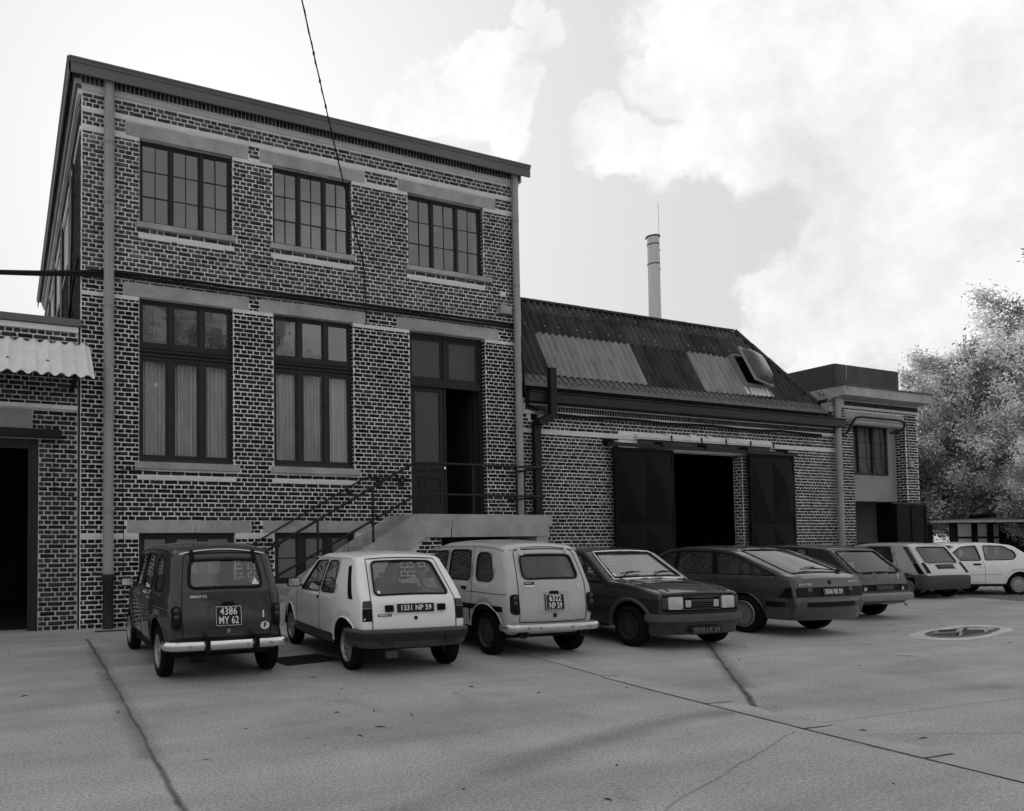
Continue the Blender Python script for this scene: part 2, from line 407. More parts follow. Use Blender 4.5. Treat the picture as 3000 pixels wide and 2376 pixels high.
def soldiers(parent,x0,x1,z0,z1,y,pitch=.075,depth=.05,mt=None,tn=1.):
    """row of bricks on end under a cornice, each one its own relief"""
    V=[];F=[];T=[];b=0;x=x0
    while x<x1-pitch*.6:
        w=pitch-.016; a=x+.008; t=random.uniform(.6,1.5)*tn
        c=[(a,y),(a+w,y),(a+w,y+depth),(a,y+depth)]
        V+=[(p,q,z0) for p,q in c]+[(p,q,z1) for p,q in c]; T+=[t]*8
        F+=[(0+b,1+b,5+b,4+b),(1+b,2+b,6+b,5+b),(3+b,0+b,4+b,7+b),(4+b,5+b,6+b,7+b),(0+b,3+b,2+b,1+b)]; b+=8; x+=pitch
    me=npmesh('soldier_bricks',np.array(V),[np.array(F)],MT['brick'],T); o=link('soldier_bricks',me,parent,loc=-parent.location); o['kind']='stuff'; return o

# ------------------------------------------------------------------ ground
def build_ground():
    n=bpy.data.materials.new('yard_concrete'); n.use_nodes=True; nt=n.node_tree; N=nt.nodes; L=nt.links; b=N['Principled BSDF']
    tc=N.new('ShaderNodeTexCoord'); P=tc.outputs['Object']
    def M(op,a,b_=None,c=None,clamp=False):
        q=N.new('ShaderNodeMath'); q.operation=op; q.use_clamp=clamp
        for i,v in enumerate((a,b_,c)):
            if v is None: continue
            if isinstance(v,(int,float)): q.inputs[i].default_value=v
            else: L.new(v,q.inputs[i])
        return q.outputs[0]
    def noise(s,d=6,r=.6,vec=P,dist=0.):
        q=N.new('ShaderNodeTexNoise'); q.inputs['Scale'].default_value=s; q.inputs['Detail'].default_value=d; q.inputs['Roughness'].default_value=r; q.inputs['Distortion'].default_value=dist; L.new(vec,q.inputs['Vector']); return q
    wn=noise(1.7,5); wob=N.new('ShaderNodeVectorMath'); wob.operation='MULTIPLY_ADD'; L.new(wn.outputs['Color'],wob.inputs[0]); wob.inputs[1].default_value=(.09,.09,0); wob.inputs[2].default_value=(-.045,-.045,0)
    pw=N.new('ShaderNodeVectorMath'); pw.operation='ADD'; L.new(P,pw.inputs[0]); L.new(wob.outputs[0],pw.inputs[1])
    def seg(a,b_,w,soft,src=None,amt=1.):
        """1 on the line a-b, fading over soft"""
        src=src or pw.outputs[0]
        ax,ay=a; bx,by=b_; dx,dy=bx-ax,by-ay; LL=dx*dx+dy*dy
        s=N.new('ShaderNodeSeparateXYZ'); L.new(src,s.inputs[0])
        px=M('SUBTRACT',s.outputs[0],ax); py=M('SUBTRACT',s.outputs[1],ay)
        t=M('DIVIDE',M('ADD',M('MULTIPLY',px,dx),M('MULTIPLY',py,dy)),LL,clamp=True)
        ex=M('SUBTRACT',px,M('MULTIPLY',t,dx)); ey=M('SUBTRACT',py,M('MULTIPLY',t,dy))
        d=M('SQRT',M('ADD',M('MULTIPLY',ex,ex),M('MULTIPLY',ey,ey)))
        return M('MULTIPLY',M('SUBTRACT',1.0,M('DIVIDE',M('SUBTRACT',d,w),soft,clamp=True),clamp=True),amt)
    big=noise(.22,5,.55); mid=noise(1.1,6,.62); fine=noise(42,5,.85); grit=noise(150,2,.8)
    v=M('ADD',.36,M('MULTIPLY',M('SUBTRACT',big.outputs[0],.5),.16))
    v=M('ADD',v,M('MULTIPLY',M('SUBTRACT',mid.outputs[0],.5),.24))
    v=M('MULTIPLY',v,M('ADD',1.0,M('MULTIPLY',M('SUBTRACT',fine.outputs[0],.5),2.9)))
    v=M('MULTIPLY',v,M('ADD',1.0,M('MULTIPLY',M('SUBTRACT',grit.outputs[0],.5),3.8)))
    # directional sweep stains along the yard
    mp=N.new('ShaderNodeMapping'); mp.inputs['Scale'].default_value=(.25,1.6,1); mp.inputs['Rotation'].default_value=(0,0,-.35); L.new(P,mp.inputs[0]); sw=noise(.9,6,.6,mp.outputs[0])
    v=M('MULTIPLY',v,M('ADD',1.0,M('MULTIPLY',M('SUBTRACT',sw.outputs[0],.5),.95)))
    # oil drips and patches of dirt
    ol=noise(.8,3,.5,P,.6); oil=N.new('ShaderNodeMapRange'); oil.inputs[1].default_value=.66; oil.inputs[2].default_value=.76; L.new(ol.outputs[0],oil.inputs[0])
    v=M('MULTIPLY',v,M('SUBTRACT',1.0,M('MULTIPLY',oil.outputs[0],.35)))
    sp=N.new('ShaderNodeTexVoronoi'); sp.inputs['Scale'].default_value=2.3; L.new(P,sp.inputs['Vector']); spk=M('LESS_THAN',sp.outputs['Distance'],.035)
    v=M('MULTIPLY',v,M('SUBTRACT',1.0,M('MULTIPLY',spk,.55)))
    dark=None
    def dk(x):
        nonlocal dark
        dark=x if dark is None else M('MAXIMUM',dark,x)
    P2=P
    j=noise(5,4,.6); jm=M('ADD',.55,M('MULTIPLY',j.outputs[0],.8))
    for a,b_,w,s,am in (((1.23,-1.5),(1.14,-4.6),.008,.035,.8),((1.14,-4.6),(.93,-10.2),.006,.03,.75),((1.2,-2.5),(.97,-8.5),.01,.13,.42),
                        ((9.6,-6.1),(6.12,-9.38),.012,.035,.85),((9.6,-6.1),(7.1,-8.5),.03,.12,.45),
                        ((6.49,-9.29),(5.45,-9.21),.02,.16,.34),((5.45,-9.21),(4.16,-9.45),.02,.17,.34),((4.16,-9.45),(2.97,-9.78),.02,.18,.28),((2.97,-9.78),(1.9,-10.2),.0,.16,.16),((6.49,-9.29),(9.2,-9.5),.0,.25,.2)):
        dk(M('MULTIPLY',seg(a,b_,w,s),M('MULTIPLY',jm,am)))
    for a,b_ in (((10.5,-6.9),(14.9,-7.9)),((14.9,-7.9),(18,-8.6)),((6.1,-9.8),(9.5,-10.0)),((6.0,-10.1),(8.6,-11.2)),((5.8,-9.9),(2.9,-10.9)),((2.9,-10.9),(1.4,-11.25)),
                 ((16.3,-5.6),(13.9,-7.0)),((22.0,-3.3),(21.3,-4.9)),((-3.0,-6.0),(-1,-10)),((0.55,-.02),(-2.5,-.35))):
        dk(M('MULTIPLY',seg(a,b_,.002,.012),.38))
    v=M('MULTIPLY',v,M('SUBTRACT',1.0,dark,clamp=True))
    cb=N.new('ShaderNodeCombineColor')
    for i in range(3): L.new(v,cb.inputs[i])
    L.new(cb.outputs[0],b.inputs['Base Color']); b.inputs['Roughness'].default_value=.82
    bp=N.new('ShaderNodeBump'); bp.inputs['Strength'].default_value=.5; bp.inputs['Distance'].default_value=.008
    L.new(M('ADD',M('MULTIPLY',fine.outputs[0],.6),M('MULTIPLY',mid.outputs[0],3.)),bp.inputs['Height']); L.new(bp.outputs[0],b.inputs['Normal'])
    MT['yard']=n
    mb=MB(); mb.add([(-1500,-1500,0),(1500,-1500,0),(1500,1500,0),(-1500,1500,0)],[(0,1,2,3)])
    props(mb.obj('ground',n),kind='structure')
    # rough gravel verge beyond the concrete at the right
    mb=MB(); pts=[(22.35,-4.6),(22.6,-3.9),(23.0,-2.95),(23.0,-1.2),(24.0,-.35),(27.2,-.25),(60,-1.0),(90,-12),(60,-40),(26,-14),(22.4,-6.5)]
    mb.prism(pts,-.3,.006,'z'); props(mb.obj('gravel_verge',MT['gravel']),kind='structure')
    # pebbles and tufts on it
    rg=np.random.default_rng(3); V=[];F=[];b0=0
    for i in range(2600):
        x=rg.uniform(22.9,31); y=rg.uniform(-6.2,-.6)
        if x<23.2 and y<-3: continue
        s=rg.uniform(.012,.04); a=rg.uniform(0,6.28)
        for k in range(4): V.append((x+s*math.cos(a+k*PI/2),y+s*math.sin(a+k*PI/2),.006))
        V.append((x,y,.006+s*.9)); F+=[(b0,b0+1,b0+4),(b0+1,b0+2,b0+4),(b0+2,b0+3,b0+4),(b0+3,b0,b0+4)]; b0+=5
    o=link('pebbles',npmesh('pebbles',np.array(V),[np.array(F)],MT['gravel'])); props(o,'loose grey pebbles on the rough verge under the white car','pebbles',kind='stuff')
    # shallow drain channel of concrete slabs
    pathA=[(6.62,-4.6),(6.56,-6.05),(6.32,-7.5),(6.17,-8.95),(6.08,-9.9),(6.03,-10.75),(5.98,-11.6),(5.93,-12.6),(5.9,-13.6)]
    ch=thing('drain_channel','shallow concrete gutter of slabs crossing the yard past the parked cars','drain channel',(6.1,-9,0))
    cm=mat('channel_concrete',.39,.85,.2,2.2,.3,40,fine=(30,.12)); cm2=mat('channel_joint',.05,.95,.4,8)
    for i in range(len(pathA)-1):
        a=Vector((*pathA[i],0)); b_=Vector((*pathA[i+1],0)); d=(b_-a).normalized(); nrm=Vector((-d.y,d.x,0)); w=.155 if i>1 else .12
        a2=a+d*.012; b2=b_-d*.012; mb=MB()
        sec=[(-w,.005),(-w*.55,-.0+.0045),(0,.0035),(w*.55,.0045),(w,.005)]
        rows=[]
        for p in (a2,b2):
            for o_,h_ in sec: q=p+nrm*o_; rows.append((q.x-6.1,q.y+9,h_+.002))
        for p in (a2,b2):
            for o_,h_ in (sec[0],sec[-1]): q=p+nrm*o_; rows.append((q.x-6.1,q.y+9,-.05))
        f=[(k,k+1,k+6,k+5) for k in range(4)]; mb.add(rows,f); mb.obj('channel_slab',cm,ch)
        if i>1 :
            for s_ in (-1,1):
                q0=a+nrm*s_*(w+.008); q1=b_+nrm*s_*(w+.008); pts=[]
                for k in range(9): q=q0.lerp(q1,k/8)+nrm*random.uniform(-.008,.008); pts.append((q,random.uniform(.001,.006)))
                MB().add([((q+nrm*e*wd).x-6.1,(q+nrm*e*wd).y+9,.004) for q,wd in pts for e in (-1,1)],[(2*k,2*k+1,2*k+3,2*k+2) for k in range(8)]).obj('open_joint',cm2,ch)
        j_=b_; MB().add([((j_+nrm*e*w+d*t*.012).x-6.1,(j_+nrm*e*w+d*t*.012).y+9,.0045) for e,t in ((-1,-1),(1,-1),(1,1),(-1,1))],[(0,1,2,3)]).obj('open_joint',cm2,ch)
    # puddle with its drying rim
    PC=Vector((14.2,-7.05,0))
    pts=[(13.2,-6.80),(14.0,-6.58),(14.7,-6.50),(15.3,-6.40),(15.75,-6.62),(15.72,-6.92),(15.3,-7.18),(14.7,-7.34),(14.0,-7.46),(13.3,-7.54),(12.85,-7.34),(12.82,-7.02)]
    def smooth(P_,k=8):
        o=[]
        n_=len(P_)
        for i in range(n_):
            p0,p1,p2,p3=[Vector((*P_[(i+q)%n_],0)) for q in (-1,0,1,2)]
            for t in range(k):
                t/=k; o.append(.5*((2*p1)+(-p0+p2)*t+(2*p0-5*p1+4*p2-p3)*t*t+(-p0+3*p1-3*p2+p3)*t**3))
        return o
    S=smooth(pts)
    rim=mat('dried_rim',.54,.8,.3,2.2,.2,30,fine=(25,.1))
    mb=MB(); mb.add([(q.x,q.y,.004) for q in S],[tuple(range(len(S)))]); props(mb.obj('puddle_rim',rim),kind='structure')
    damp=mat('damp_concrete',.075,.35,.25,3,.1,30)
    cen=Vector((sum(q.x for q in S)/len(S),sum(q.y for q in S)/len(S),0))
    mb=MB(); mb.add([((cen+(q-cen)*(.74+.05*math.sin(i*.19))).x,(cen+(q-cen)*(.66+.07*math.sin(i*.23))).y,.006) for i,q in enumerate(S)],[tuple(range(len(S)))]); props(mb.obj('damp_patch',damp),kind='structure')
    wm=bpy.data.materials.new('water'); wm.use_nodes=True; wb=wm.node_tree.nodes['Principled BSDF']; wb.inputs['Base Color'].default_value=(.02,.02,.02,1); wb.inputs['Roughness'].default_value=.02; wb.inputs['IOR'].default_value=1.5; wb.inputs['Specular IOR Level'].default_value=1.
    mb=MB(); c2=cen+Vector((.08,.03,0)); mb.add([((c2+(q-cen)*(.60+.05*math.sin(i*.20))).x,(c2+(q-cen)*(.50+.09*math.sin(i*.17))).y,.009) for i,q in enumerate(S)],[tuple(range(len(S)))])
    props(mb.obj('puddle',wm),'shallow puddle mirroring the sky on the concrete at the right','puddle')
    # drain grate between the first two cars
    g=thing('drain_grate','dark iron drain grate set in the yard between the first two cars','drain grate',(3.60,-4.95,0),R(8)); g.scale=(.72,.72,1)
    mb=MB(); mb.box(-.55,.55,-.42,-.38,0,.012); mb.box(-.55,.55,.38,.42,0,.012); mb.box(-.55,-.51,-.38,.38,0,.012); mb.box(.51,.55,-.38,.38,0,.012); mb.obj('rim_frame',MT['castiron'],g)
    mb=MB(); mb.add([(-.51,-.38,.004),(.51,-.38,.004),(.51,.38,.004),(-.51,.38,.004)],[(0,1,2,3)]); mb.obj('pit',mat('grate_dirt',.08,.95,.5,5),g)
    me=MB().box(-.5,.5,-.012,.012,0.005,.011).mesh('bar',MT['castiron'])
    for i in range(12): link('bar',me,g,loc=(0,-.33+i*.06,0))
    # small grate at the foot of the left downpipe
    mb=MB(); mb.box(1.45,2.05,-.62,-.5,0,.012); props(mb.obj('gully_cover',MT['castiron']),'narrow iron gully cover on the ground below the left downpipe','gully cover')
    # litter of the yard: twigs and crumbs
    V=[];F=[];b0=0
    for i in range(150):
        x=rg.uniform(-3,16); y=rg.uniform(-12.5,-.3); s=rg.uniform(.005,.02); l=rg.uniform(.006,.05) if rg.random()<.9 else rg.uniform(.05,.14); a=rg.uniform(0,3.14)
        dx,dy=math.cos(a)*l,math.sin(a)*l; ex,ey=-math.sin(a)*s*.4,math.cos(a)*s*.4
        V+=[(x-dx-ex,y-dy-ey,.002),(x+dx-ex,y+dy-ey,.002),(x+dx+ex,y+dy+ey,.002),(x-dx+ex,y-dy+ey,.002),(x,y,.002+s*.5)]
        F+=[(b0,b0+1,b0+4),(b0+1,b0+2,b0+4),(b0+2,b0+3,b0+4),(b0+3,b0,b0+4)]; b0+=5
    o=link('litter',npmesh('litter',np.array(V),[np.array(F)],MT['castiron'])); props(o,'dark twigs and crumbs of dirt scattered over the concrete yard','litter',kind='stuff')
build_ground()

# ------------------------------------------------------------------ buildings
def lintel(parent,x0,x1,z0,z1,y=-.012,mt='lintel'):
    mb=MB(); n=7; top=[(x0+(x1-x0)*i/n,z1+random.uniform(-.004,.004)) for i in range(n+1)]; bot=[(x1-(x1-x0)*i/n,z0+random.uniform(-.003,.003)) for i in range(n+1)]
    mb.prism(bot+top,y,.05); return mb.obj('lintel',MT[mt],parent,loc=-parent.location)
def slab(parent,name,x0,x1,y0,y1,z0,z1,mt,bev=.008):
    b=min(bev,(z1-z0)*.3,abs(y1-y0)*.3)
    mb=MB(); mb.prism([(y0+b,z0),(y1,z0),(y1,z1),(y0+b,z1),(y0,z1-b),(y0,z0+b)],x0,x1,'x'); return mb.obj(name,MT[mt] if isinstance(mt,str) else mt,parent,loc=-parent.location)
def casement(parent,x0,x1,z0,z1,y,cols,sub,rows,gm,fr='frame',fw_=.055,mull=.07,bar=.022,outer=.06,depth=.06,sill=None):
    """one window: frame mesh with its panes as children"""
    mb=MB(); L0=Vector(parent.location)
    mb.box(x0,x1,y,y+depth,z1-outer,z1); mb.box(x0,x1,y-.01,y+depth,z0,z0+outer); mb.box(x0,x0+outer,y,y+depth,z0+outer,z1-outer); mb.box(x1-outer,x1,y,y+depth,z0+outer,z1-outer)
    ix0,ix1=x0+outer,x1-outer; iz0,iz1=z0+outer,z1-outer; cw=(ix1-ix0-(cols-1)*mull)/cols; panes=[]
    for c in range(cols):
        a=ix0+c*(cw+mull); b_=a+cw
        if c: mb.box(a-mull,a,y-.012,y+depth,iz0,iz1)
        y2=y+.012
        mb.box(a,b_,y2,y2+.04,iz0,iz0+fw_); mb.box(a,b_,y2,y2+.04,iz1-fw_,iz1); mb.box(a,a+fw_,y2,y2+.04,iz0+fw_,iz1-fw_); mb.box(b_-fw_,b_,y2,y2+.04,iz0+fw_,iz1-fw_)
        pa,pb,pz0,pz1=a+fw_,b_-fw_,iz0+fw_,iz1-fw_; w=(pb-pa-(sub-1)*bar)/sub; h=(pz1-pz0-(rows-1)*bar)/rows
        for s_ in range(sub):
            if s_: xx=pa+s_*(w+bar); mb.box(xx-bar,xx,y2+.006,y2+.03,pz0,pz1)
            for r_ in range(rows):
                zz=pz0+r_*(h+bar); panes.append((pa+s_*(w+bar),zz,w,h,y2))
        for r_ in range(1,rows):
            zz=pz0+r_*(h+bar); mb.box(pa,pb,y2+.0075,y2+.0285,zz-bar,zz)
    wo=mb.obj('window',MT[fr],parent,loc=-L0)
    key={}
    for a,z,w,h,y2 in panes:
        k=(round(w,3),round(h,3))
        if k not in key: key[k]=MB().add([(0,0,0),(w,0,0),(w,0,h),(0,0,h)],[(0,1,2,3)]).mesh('pane',gm)
        link('pane',key[k],wo,loc=(a,y2+.018+random.uniform(-.001,.001),z),rot=(random.uniform(-.012,.012),0,random.uniform(-.012,.012)))
    return wo
def reveal(parent,x,y0,y1,z0,z1,tone=tone_default):
    lst=lay(y0+.004,y1-.004,z0,z1,[],phase=0,minw=.02); 
    lst=[]
    z=math.ceil(z0/CO-.3)*CO
    while z+CO<z1+.04:
        w=y1-y0-.012
        if w>.2:
            f=.64 if int(round(z/CO))%2 else .34; a=w*f
            lst.append((y0+.006+a/2,z+CO/2,a-.014,CO-.0145)); lst.append((y0+.006+a+(w-a)/2,z+CO/2,w-a-.012,CO-.0145))
        else: lst.append(((y0+y1)/2,z+CO/2,w,CO-.0145))
        z+=CO
    return bricks(parent,'brickwork',((x,0,0),(0,1,0),(-1,0,0)),lst,tone)

# ---- the two-storey block
W=[(2.307,4.162),(5.02,6.833),(8.226,10.251)]
UB,UT=7.69,9.345; GB,GT=3.09,6.24; BB,BT=.71,1.745; DB=2.127
X0,X1=1.24,11.29; TOP=10.10; YB=13.6
main=thing('brick_building','tall two-storey brick building with three bays and steps to its door','building',(X0,0,0))
def build_main():
    L0=-main.location
    holes=[(a,b,UB-.02,UT) for a,b in W]+[(a,b,GB-.02,GT) for a,b in W[:2]]+[(W[2][0],W[2][1],DB,GT)]+[(2.307,4.19,BB,BT),(5.02,6.85,BB,BT)]
    mb=MB(); wall_core(mb,X0,X1,0,TOP,0,.42,holes); mb.obj('front_wall',MT['mortar'],main,loc=L0)
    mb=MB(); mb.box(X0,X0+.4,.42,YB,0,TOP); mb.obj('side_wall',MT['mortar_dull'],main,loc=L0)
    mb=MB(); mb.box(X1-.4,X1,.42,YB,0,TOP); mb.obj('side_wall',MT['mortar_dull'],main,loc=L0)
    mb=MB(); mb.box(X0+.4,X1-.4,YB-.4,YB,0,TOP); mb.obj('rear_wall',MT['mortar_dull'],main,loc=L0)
    # floors and room partitions
    mb=MB(); mb.box(X0+.4,X1-.4,.42,YB-.4,6.9,7.05); mb.box(X0+.4,X1-.4,.42,YB-.4,1.95,2.1); mb.obj('floor',MT['interior'],main,loc=L0)
    mb=MB(); mb.box(X0+.4,X1-.4,5.0,5.1,7.05,TOP); mb.box(X0+.4,7.9,3.2,3.3,2.1,6.9); mb.box(7.9,8.0,.45,6,2.1,6.9); mb.box(10.6,10.7,.45,6,2.1,6.9); mb.box(8,10.6,5.9,6,2.1,6.9); mb.box(X0+.4,X1-.4,2.5,2.6,0,1.95); mb.obj('partition',MT['room'],main,loc=L0)
    # bands, lintels, sills: their space is left free of bricks
    rects=[]
    def block(x0,x1,z0,z1): rects.append((x0-.004,x1+.004,z0-.0,z1+.0))
    for a,b in ((2.05,4.49),(4.746,7.15),(7.98,10.6)): lintel(main,a,b,UT,9.605); block(a,b,UT,9.605)
    for a,b in ((2.02,4.49),(4.73,7.13),(7.92,10.63)): lintel(main,a,b,GT,6.50); block(a,b,GT,6.50)
    for a,b in ((2.09,4.51),(4.77,7.2)): lintel(main,a,b,BT,1.985); block(a,b,BT,1.985)
    def bandx(segs,z0,z1,y=-.009,mt='band'):
        for a,b in segs:
            x=a
            while x<b-.01:
                x2=min(b,x+random.uniform(.45,.9)); x2=b if b-x2<.15 else x2
                MB().box(x+.0015,x2-.0015,y+random.uniform(-.0015,.0015),.03,z0+random.uniform(0,.004),z1-random.uniform(0,.004)).obj('band_stone',MT[mt],main,loc=L0); x=x2
            block(a,b,z0,z1)
    segs=[(X0+.003,2.30),(4.165,5.015),(6.838,8.22),(10.256,X1-.003)]
    bandx(segs,UT-.082,UT-.002); bandx(segs,GT-.082,GT-.002)
    bandx([(X0+.003,X1-.003)],9.625,9.70); bandx([(X0+.003,X1-.003)],10.03,10.115,y=-.03)
    bandx([(X0+.003,2.30),(4.195,5.015),(6.86,8.3)],BT-.085,BT-.003)
    for i,(a,b) in enumerate(W):
        slab(main,'sill',a-.06,b+.05 if i!=2 else b+.2,-.055,.14,7.575,UB,'lintel'); block(a-.06,b+.1,7.56,UB)
        bandx([(a-.01,b+.02)],7.375,7.455)
        if i<2:
            slab(main,'sill',a-.06,b+.12,-.06,.14,2.955,GB,'lintel'); block(a-.06,b+.12,2.95,GB); bandx([(a-.02,b+.05)],2.75,2.83)
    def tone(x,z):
        t=.66 if z<6.45 else 1.8        # upper storey paler, more at left: veiling flare plus age painted into tone
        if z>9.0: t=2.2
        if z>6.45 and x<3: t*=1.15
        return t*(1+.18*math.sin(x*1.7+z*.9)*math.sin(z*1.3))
    lst=lay(X0+.01,X1-.01,0,10.08,holes+rects,phase=X0)
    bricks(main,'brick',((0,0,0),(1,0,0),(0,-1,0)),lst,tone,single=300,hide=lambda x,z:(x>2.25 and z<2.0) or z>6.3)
    for (a,b) in W:
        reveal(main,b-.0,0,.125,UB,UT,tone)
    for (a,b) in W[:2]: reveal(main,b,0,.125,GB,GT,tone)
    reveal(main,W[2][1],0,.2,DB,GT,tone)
    # cornice
    soldiers(main,X0-.02,X1+.05,10.125,10.26,-.075,.082,.12,tn=1.7); MB().box(X0-.02,X1+.05,-.068,.02,10.116,10.262).obj('soldier_mortar',MT['mortar'],main,loc=L0)
    mb=MB(); mb.box(X0-.03,X1+.03,-.09,.1,10.262,10.30); mb.box(X0-.10,X1+.06,-.20,.1,10.302,10.33); mb.obj('corbel',MT['fascia'],main,loc=L0)
    zt=10.43
    mb=MB(); mb.prism([(-.30,10.15),(-.27,10.15),(-.27,10.335),(.3,10.335),(.3,zt),(-.335,zt),(-.335,zt-.03),(-.318,zt-.05),(-.318,zt-.085),(-.30,zt-.10)],.99,11.41,'x'); mb.obj('fascia',MT['fascia'],main,loc=L0)
    mb=MB(); mb.prism([(.99,10.15),(1.02,10.15),(1.02,10.335),(1.5,10.335),(1.5,zt),(.955,zt),(.955,zt-.05),(.99,zt-.10)],-.30,13.9,'y'); mb.obj('fascia',MT['fascia'],main,loc=L0)
    # low hipped roof behind the cornice
    mb=MB(); mb.add([(.99,-.3,zt+.001),(11.41,-.3,zt+.001),(11.41,13.9,zt+.001),(.99,13.9,zt+.001),(6.2,5.0,zt+.62),(6.2,9.0,zt+.62)],[(0,1,4),(1,2,5,4),(2,3,5),(3,0,4,5)]); mb.obj('roof',MT['fascia'],main,loc=L0)
    # corbelled courses and piers down the left side
    for k,(z0,z1,o_) in enumerate(((10.24,10.33,.17),(10.14,10.235,.135),(10.05,10.135,.105),(9.96,10.045,.07),(9.62,9.70,.045),(9.27,9.34,.03))):
        mb=MB(); mb.box(X0-o_,X0+.001,.002 if k>3 else -.0,13.5,z0,z1); mb.obj('corbel_course',MT['mortar'] if k%2 else MT['fascia'],main,loc=L0)
    for yy in (1.9,4.6,7.4,10.2,12.9):
        mb=MB(); mb.box(X0-.035,X0+.001,yy,yy+.5,0,9.6); mb.obj('pier',MT['castiron'],main,loc=L0)
    for yy in (2.75,5.5,8.3):
        mb=MB(); mb.box(X0-.03,X0+.001,yy,yy+1.4,9.0,9.27); mb.obj('lintel',MT['lintel'],main,loc=L0)
        mb=MB(); mb.box(X0-.012,X0+.002,yy+.1,yy+1.3,7.7,9.0); mb.obj('side_window',MT['frost_dark'],main,loc=L0)
        mb=MB(); mb.box(X0-.05,X0+.001,yy+.02,yy+1.38,7.6,7.7); mb.obj('sill',MT['lintel'],main,loc=L0)
    lst=[b for b in lay(.03,13.5,5.4,9.95,[],phase=0)]
    bricks(main,'brick',((X0,0,0),(0,1,0),(-1,0,0)),lst,lambda x,z:1.1)
    lst=lay(.03,1.2,5.0,10.0,[],phase=0); bricks(main,'brick',((X1,0,0),(0,1,0),(1,0,0)),lst,lambda x,z:1.1)
    # windows
    for a,b in W: casement(main,a+.005,b-.005,UB+.005,UT-.005,.10,3,2,3,G_WIN,fw_=.032,mull=.05,outer=.045,bar=.018)
    for i,(a,b) in enumerate(W[:2]):
        zt_=5.33
        casement(main,a+.005,b-.005,zt_,GT-.01,.10,3,1,1,G_WIN,fw_=.035,mull=.085,outer=.05)
        casement(main,a+.005,b-.005,GB+.06,5.13,.10,3,1,1,G_CURT,fw_=.04,mull=.10,outer=.05)
        mb=MB(); mb.prism([(.17,5.13),(.10,5.13),(.07,5.15),(.07,5.185),(.085,5.20),(.05,5.225),(.05,5.25),(.075,5.27),(.06,5.29),(.06,5.315),(.10,5.33),(.17,5.33)],a+.005,b-.005,'x'); mb.obj('transom_rail',MT['frame'],main,loc=L0)
        mb=MB(); mb.prism([(.02,GB),(.20,GB),(.20,GB+.06),(.06,GB+.06)],a+.005,b-.005,'x'); mb.obj('weather_bar',MT['frame'],main,loc=L0)
        # net curtains in three drops
        cw=(b-a)/3
        for c in range(3):
            n=90; V=[];F=[]; ph=random.uniform(0,9)
            for k in range(n+1):
                t=k/n; x=a+c*cw+.05+(cw-.1)*t; y=.26+.030*math.sin(t*38+ph)+.014*math.sin(t*91+ph*2)+.006*math.sin(t*17)
                V+=[(x,y,GB+.15),(x+.006*math.sin(t*9+ph),y+.004*math.sin(t*50),4.1),(x,y,5.2)]
            F=[(3*k+j,3*k+3+j,3*k+4+j,3*k+1+j) for k in range(n) for j in (0,1)]
            me=npmesh('curtain',np.array(V),[np.array(F)],MT['curtain']); me.shade_smooth(); link('curtain',me,main,loc=L0)
    # light pull wires behind the transoms
    for x in (3.02,5.98):
        mb=MB(); mb.tube([(x,.2,6.2),(x,.2,5.35)],.003,5); mb.obj('pull_cord',MT['white_dim'],main,loc=L0)
    mb=MB(); mb.tube([(5.98,.2,5.62),(6.08,.2,5.5)],.006,5); mb.tube([(5.98,.2,5.62),(5.94,.2,5.66)],.006,5); mb.obj('pull_cord',MT['white_dim'],main,loc=L0)
    # cellar windows with frosted panes
    for a,b in ((2.307,4.19),(5.02,6.85)):
        casement(main,a+.005,b-.005,BB,BT-.005,.10,3,1,2,MT['frost'],fw_=.03,mull=.16,outer=.085,bar=.02)
        slab(main,'sill',a-.03,b+.03,-.03,.12,BB-.09,BB,'lintel')
    # entrance door: frame, transom, closed left leaf, right leaf standing open
    a,b=W[2]; y=.14
    mb=MB(); mb.box(a,a+.09,y,y+.12,DB,GT); mb.box(b-.09,b,y,y+.12,DB,GT); mb.box(a+.09,b-.09,y,y+.12,GT-.09,GT); mb.box(a+.09,b-.09,y-.02,y+.1,5.10,5.2); mb.box(a+.09,b-.09,y-.035,y+.1,5.03,5.10); mb.box((a+b)/2-.055,(a+b)/2+.055,y-.01,y+.1,5.2,GT-.09)
    mb.box(a,b,.02,.4,DB-.05,DB+.02)
    dr=mb.obj('door',MT['door'],main,loc=L0)
    for p,q in ((a+.09,(a+b)/2-.055),((a+b)/2+.055,b-.09)):
        mb=MB(); mb.box(p,p+.06,y+.02,y+.07,5.2,GT-.09); mb.box(q-.06,q,y+.02,y+.07,5.2,GT-.09); mb.box(p+.06,q-.06,y+.02,y+.07,5.2,5.26); mb.box(p+.06,q-.06,y+.02,y+.07,GT-.15,GT-.09); mb.obj('transom_frame',MT['door'],dr)
        mb=MB(); mb.box(p+.06,q-.06,y+.04,y+.046,5.26,GT-.15); mb.obj('transom_pane',MT['frost_dark'],dr)
    xl0,xl1=a+.09,9.22
    mb=MB(); st=.13
    mb.box(xl0,xl0+st,y+.03,y+.08,DB+.03,5.03); mb.box(xl1-st,xl1,y+.03,y+.08,DB+.03,5.03); mb.box(xl0+st,xl1-st,y+.03,y+.08,4.93,5.03); mb.box(xl0+st,xl1-st,y+.03,y+.08,3.15,3.32); mb.box(xl0+st,xl1-st,y+.03,y+.08,2.98,3.10); mb.box(xl0+st,xl1-st,y+.025,y+.085,DB+.03,2.42)
    mb.box(xl0+st,xl1-st,y+.05,y+.07,DB+.2,3.32); mb.box(xl0+st+.1,xl1-st-.1,y+.035,y+.07,2.52,2.90); mb.box(xl1-.02,xl1+.03,y+.01,y+.09,DB+.03,5.03)
    mb.obj('door_leaf',MT['door'],dr)
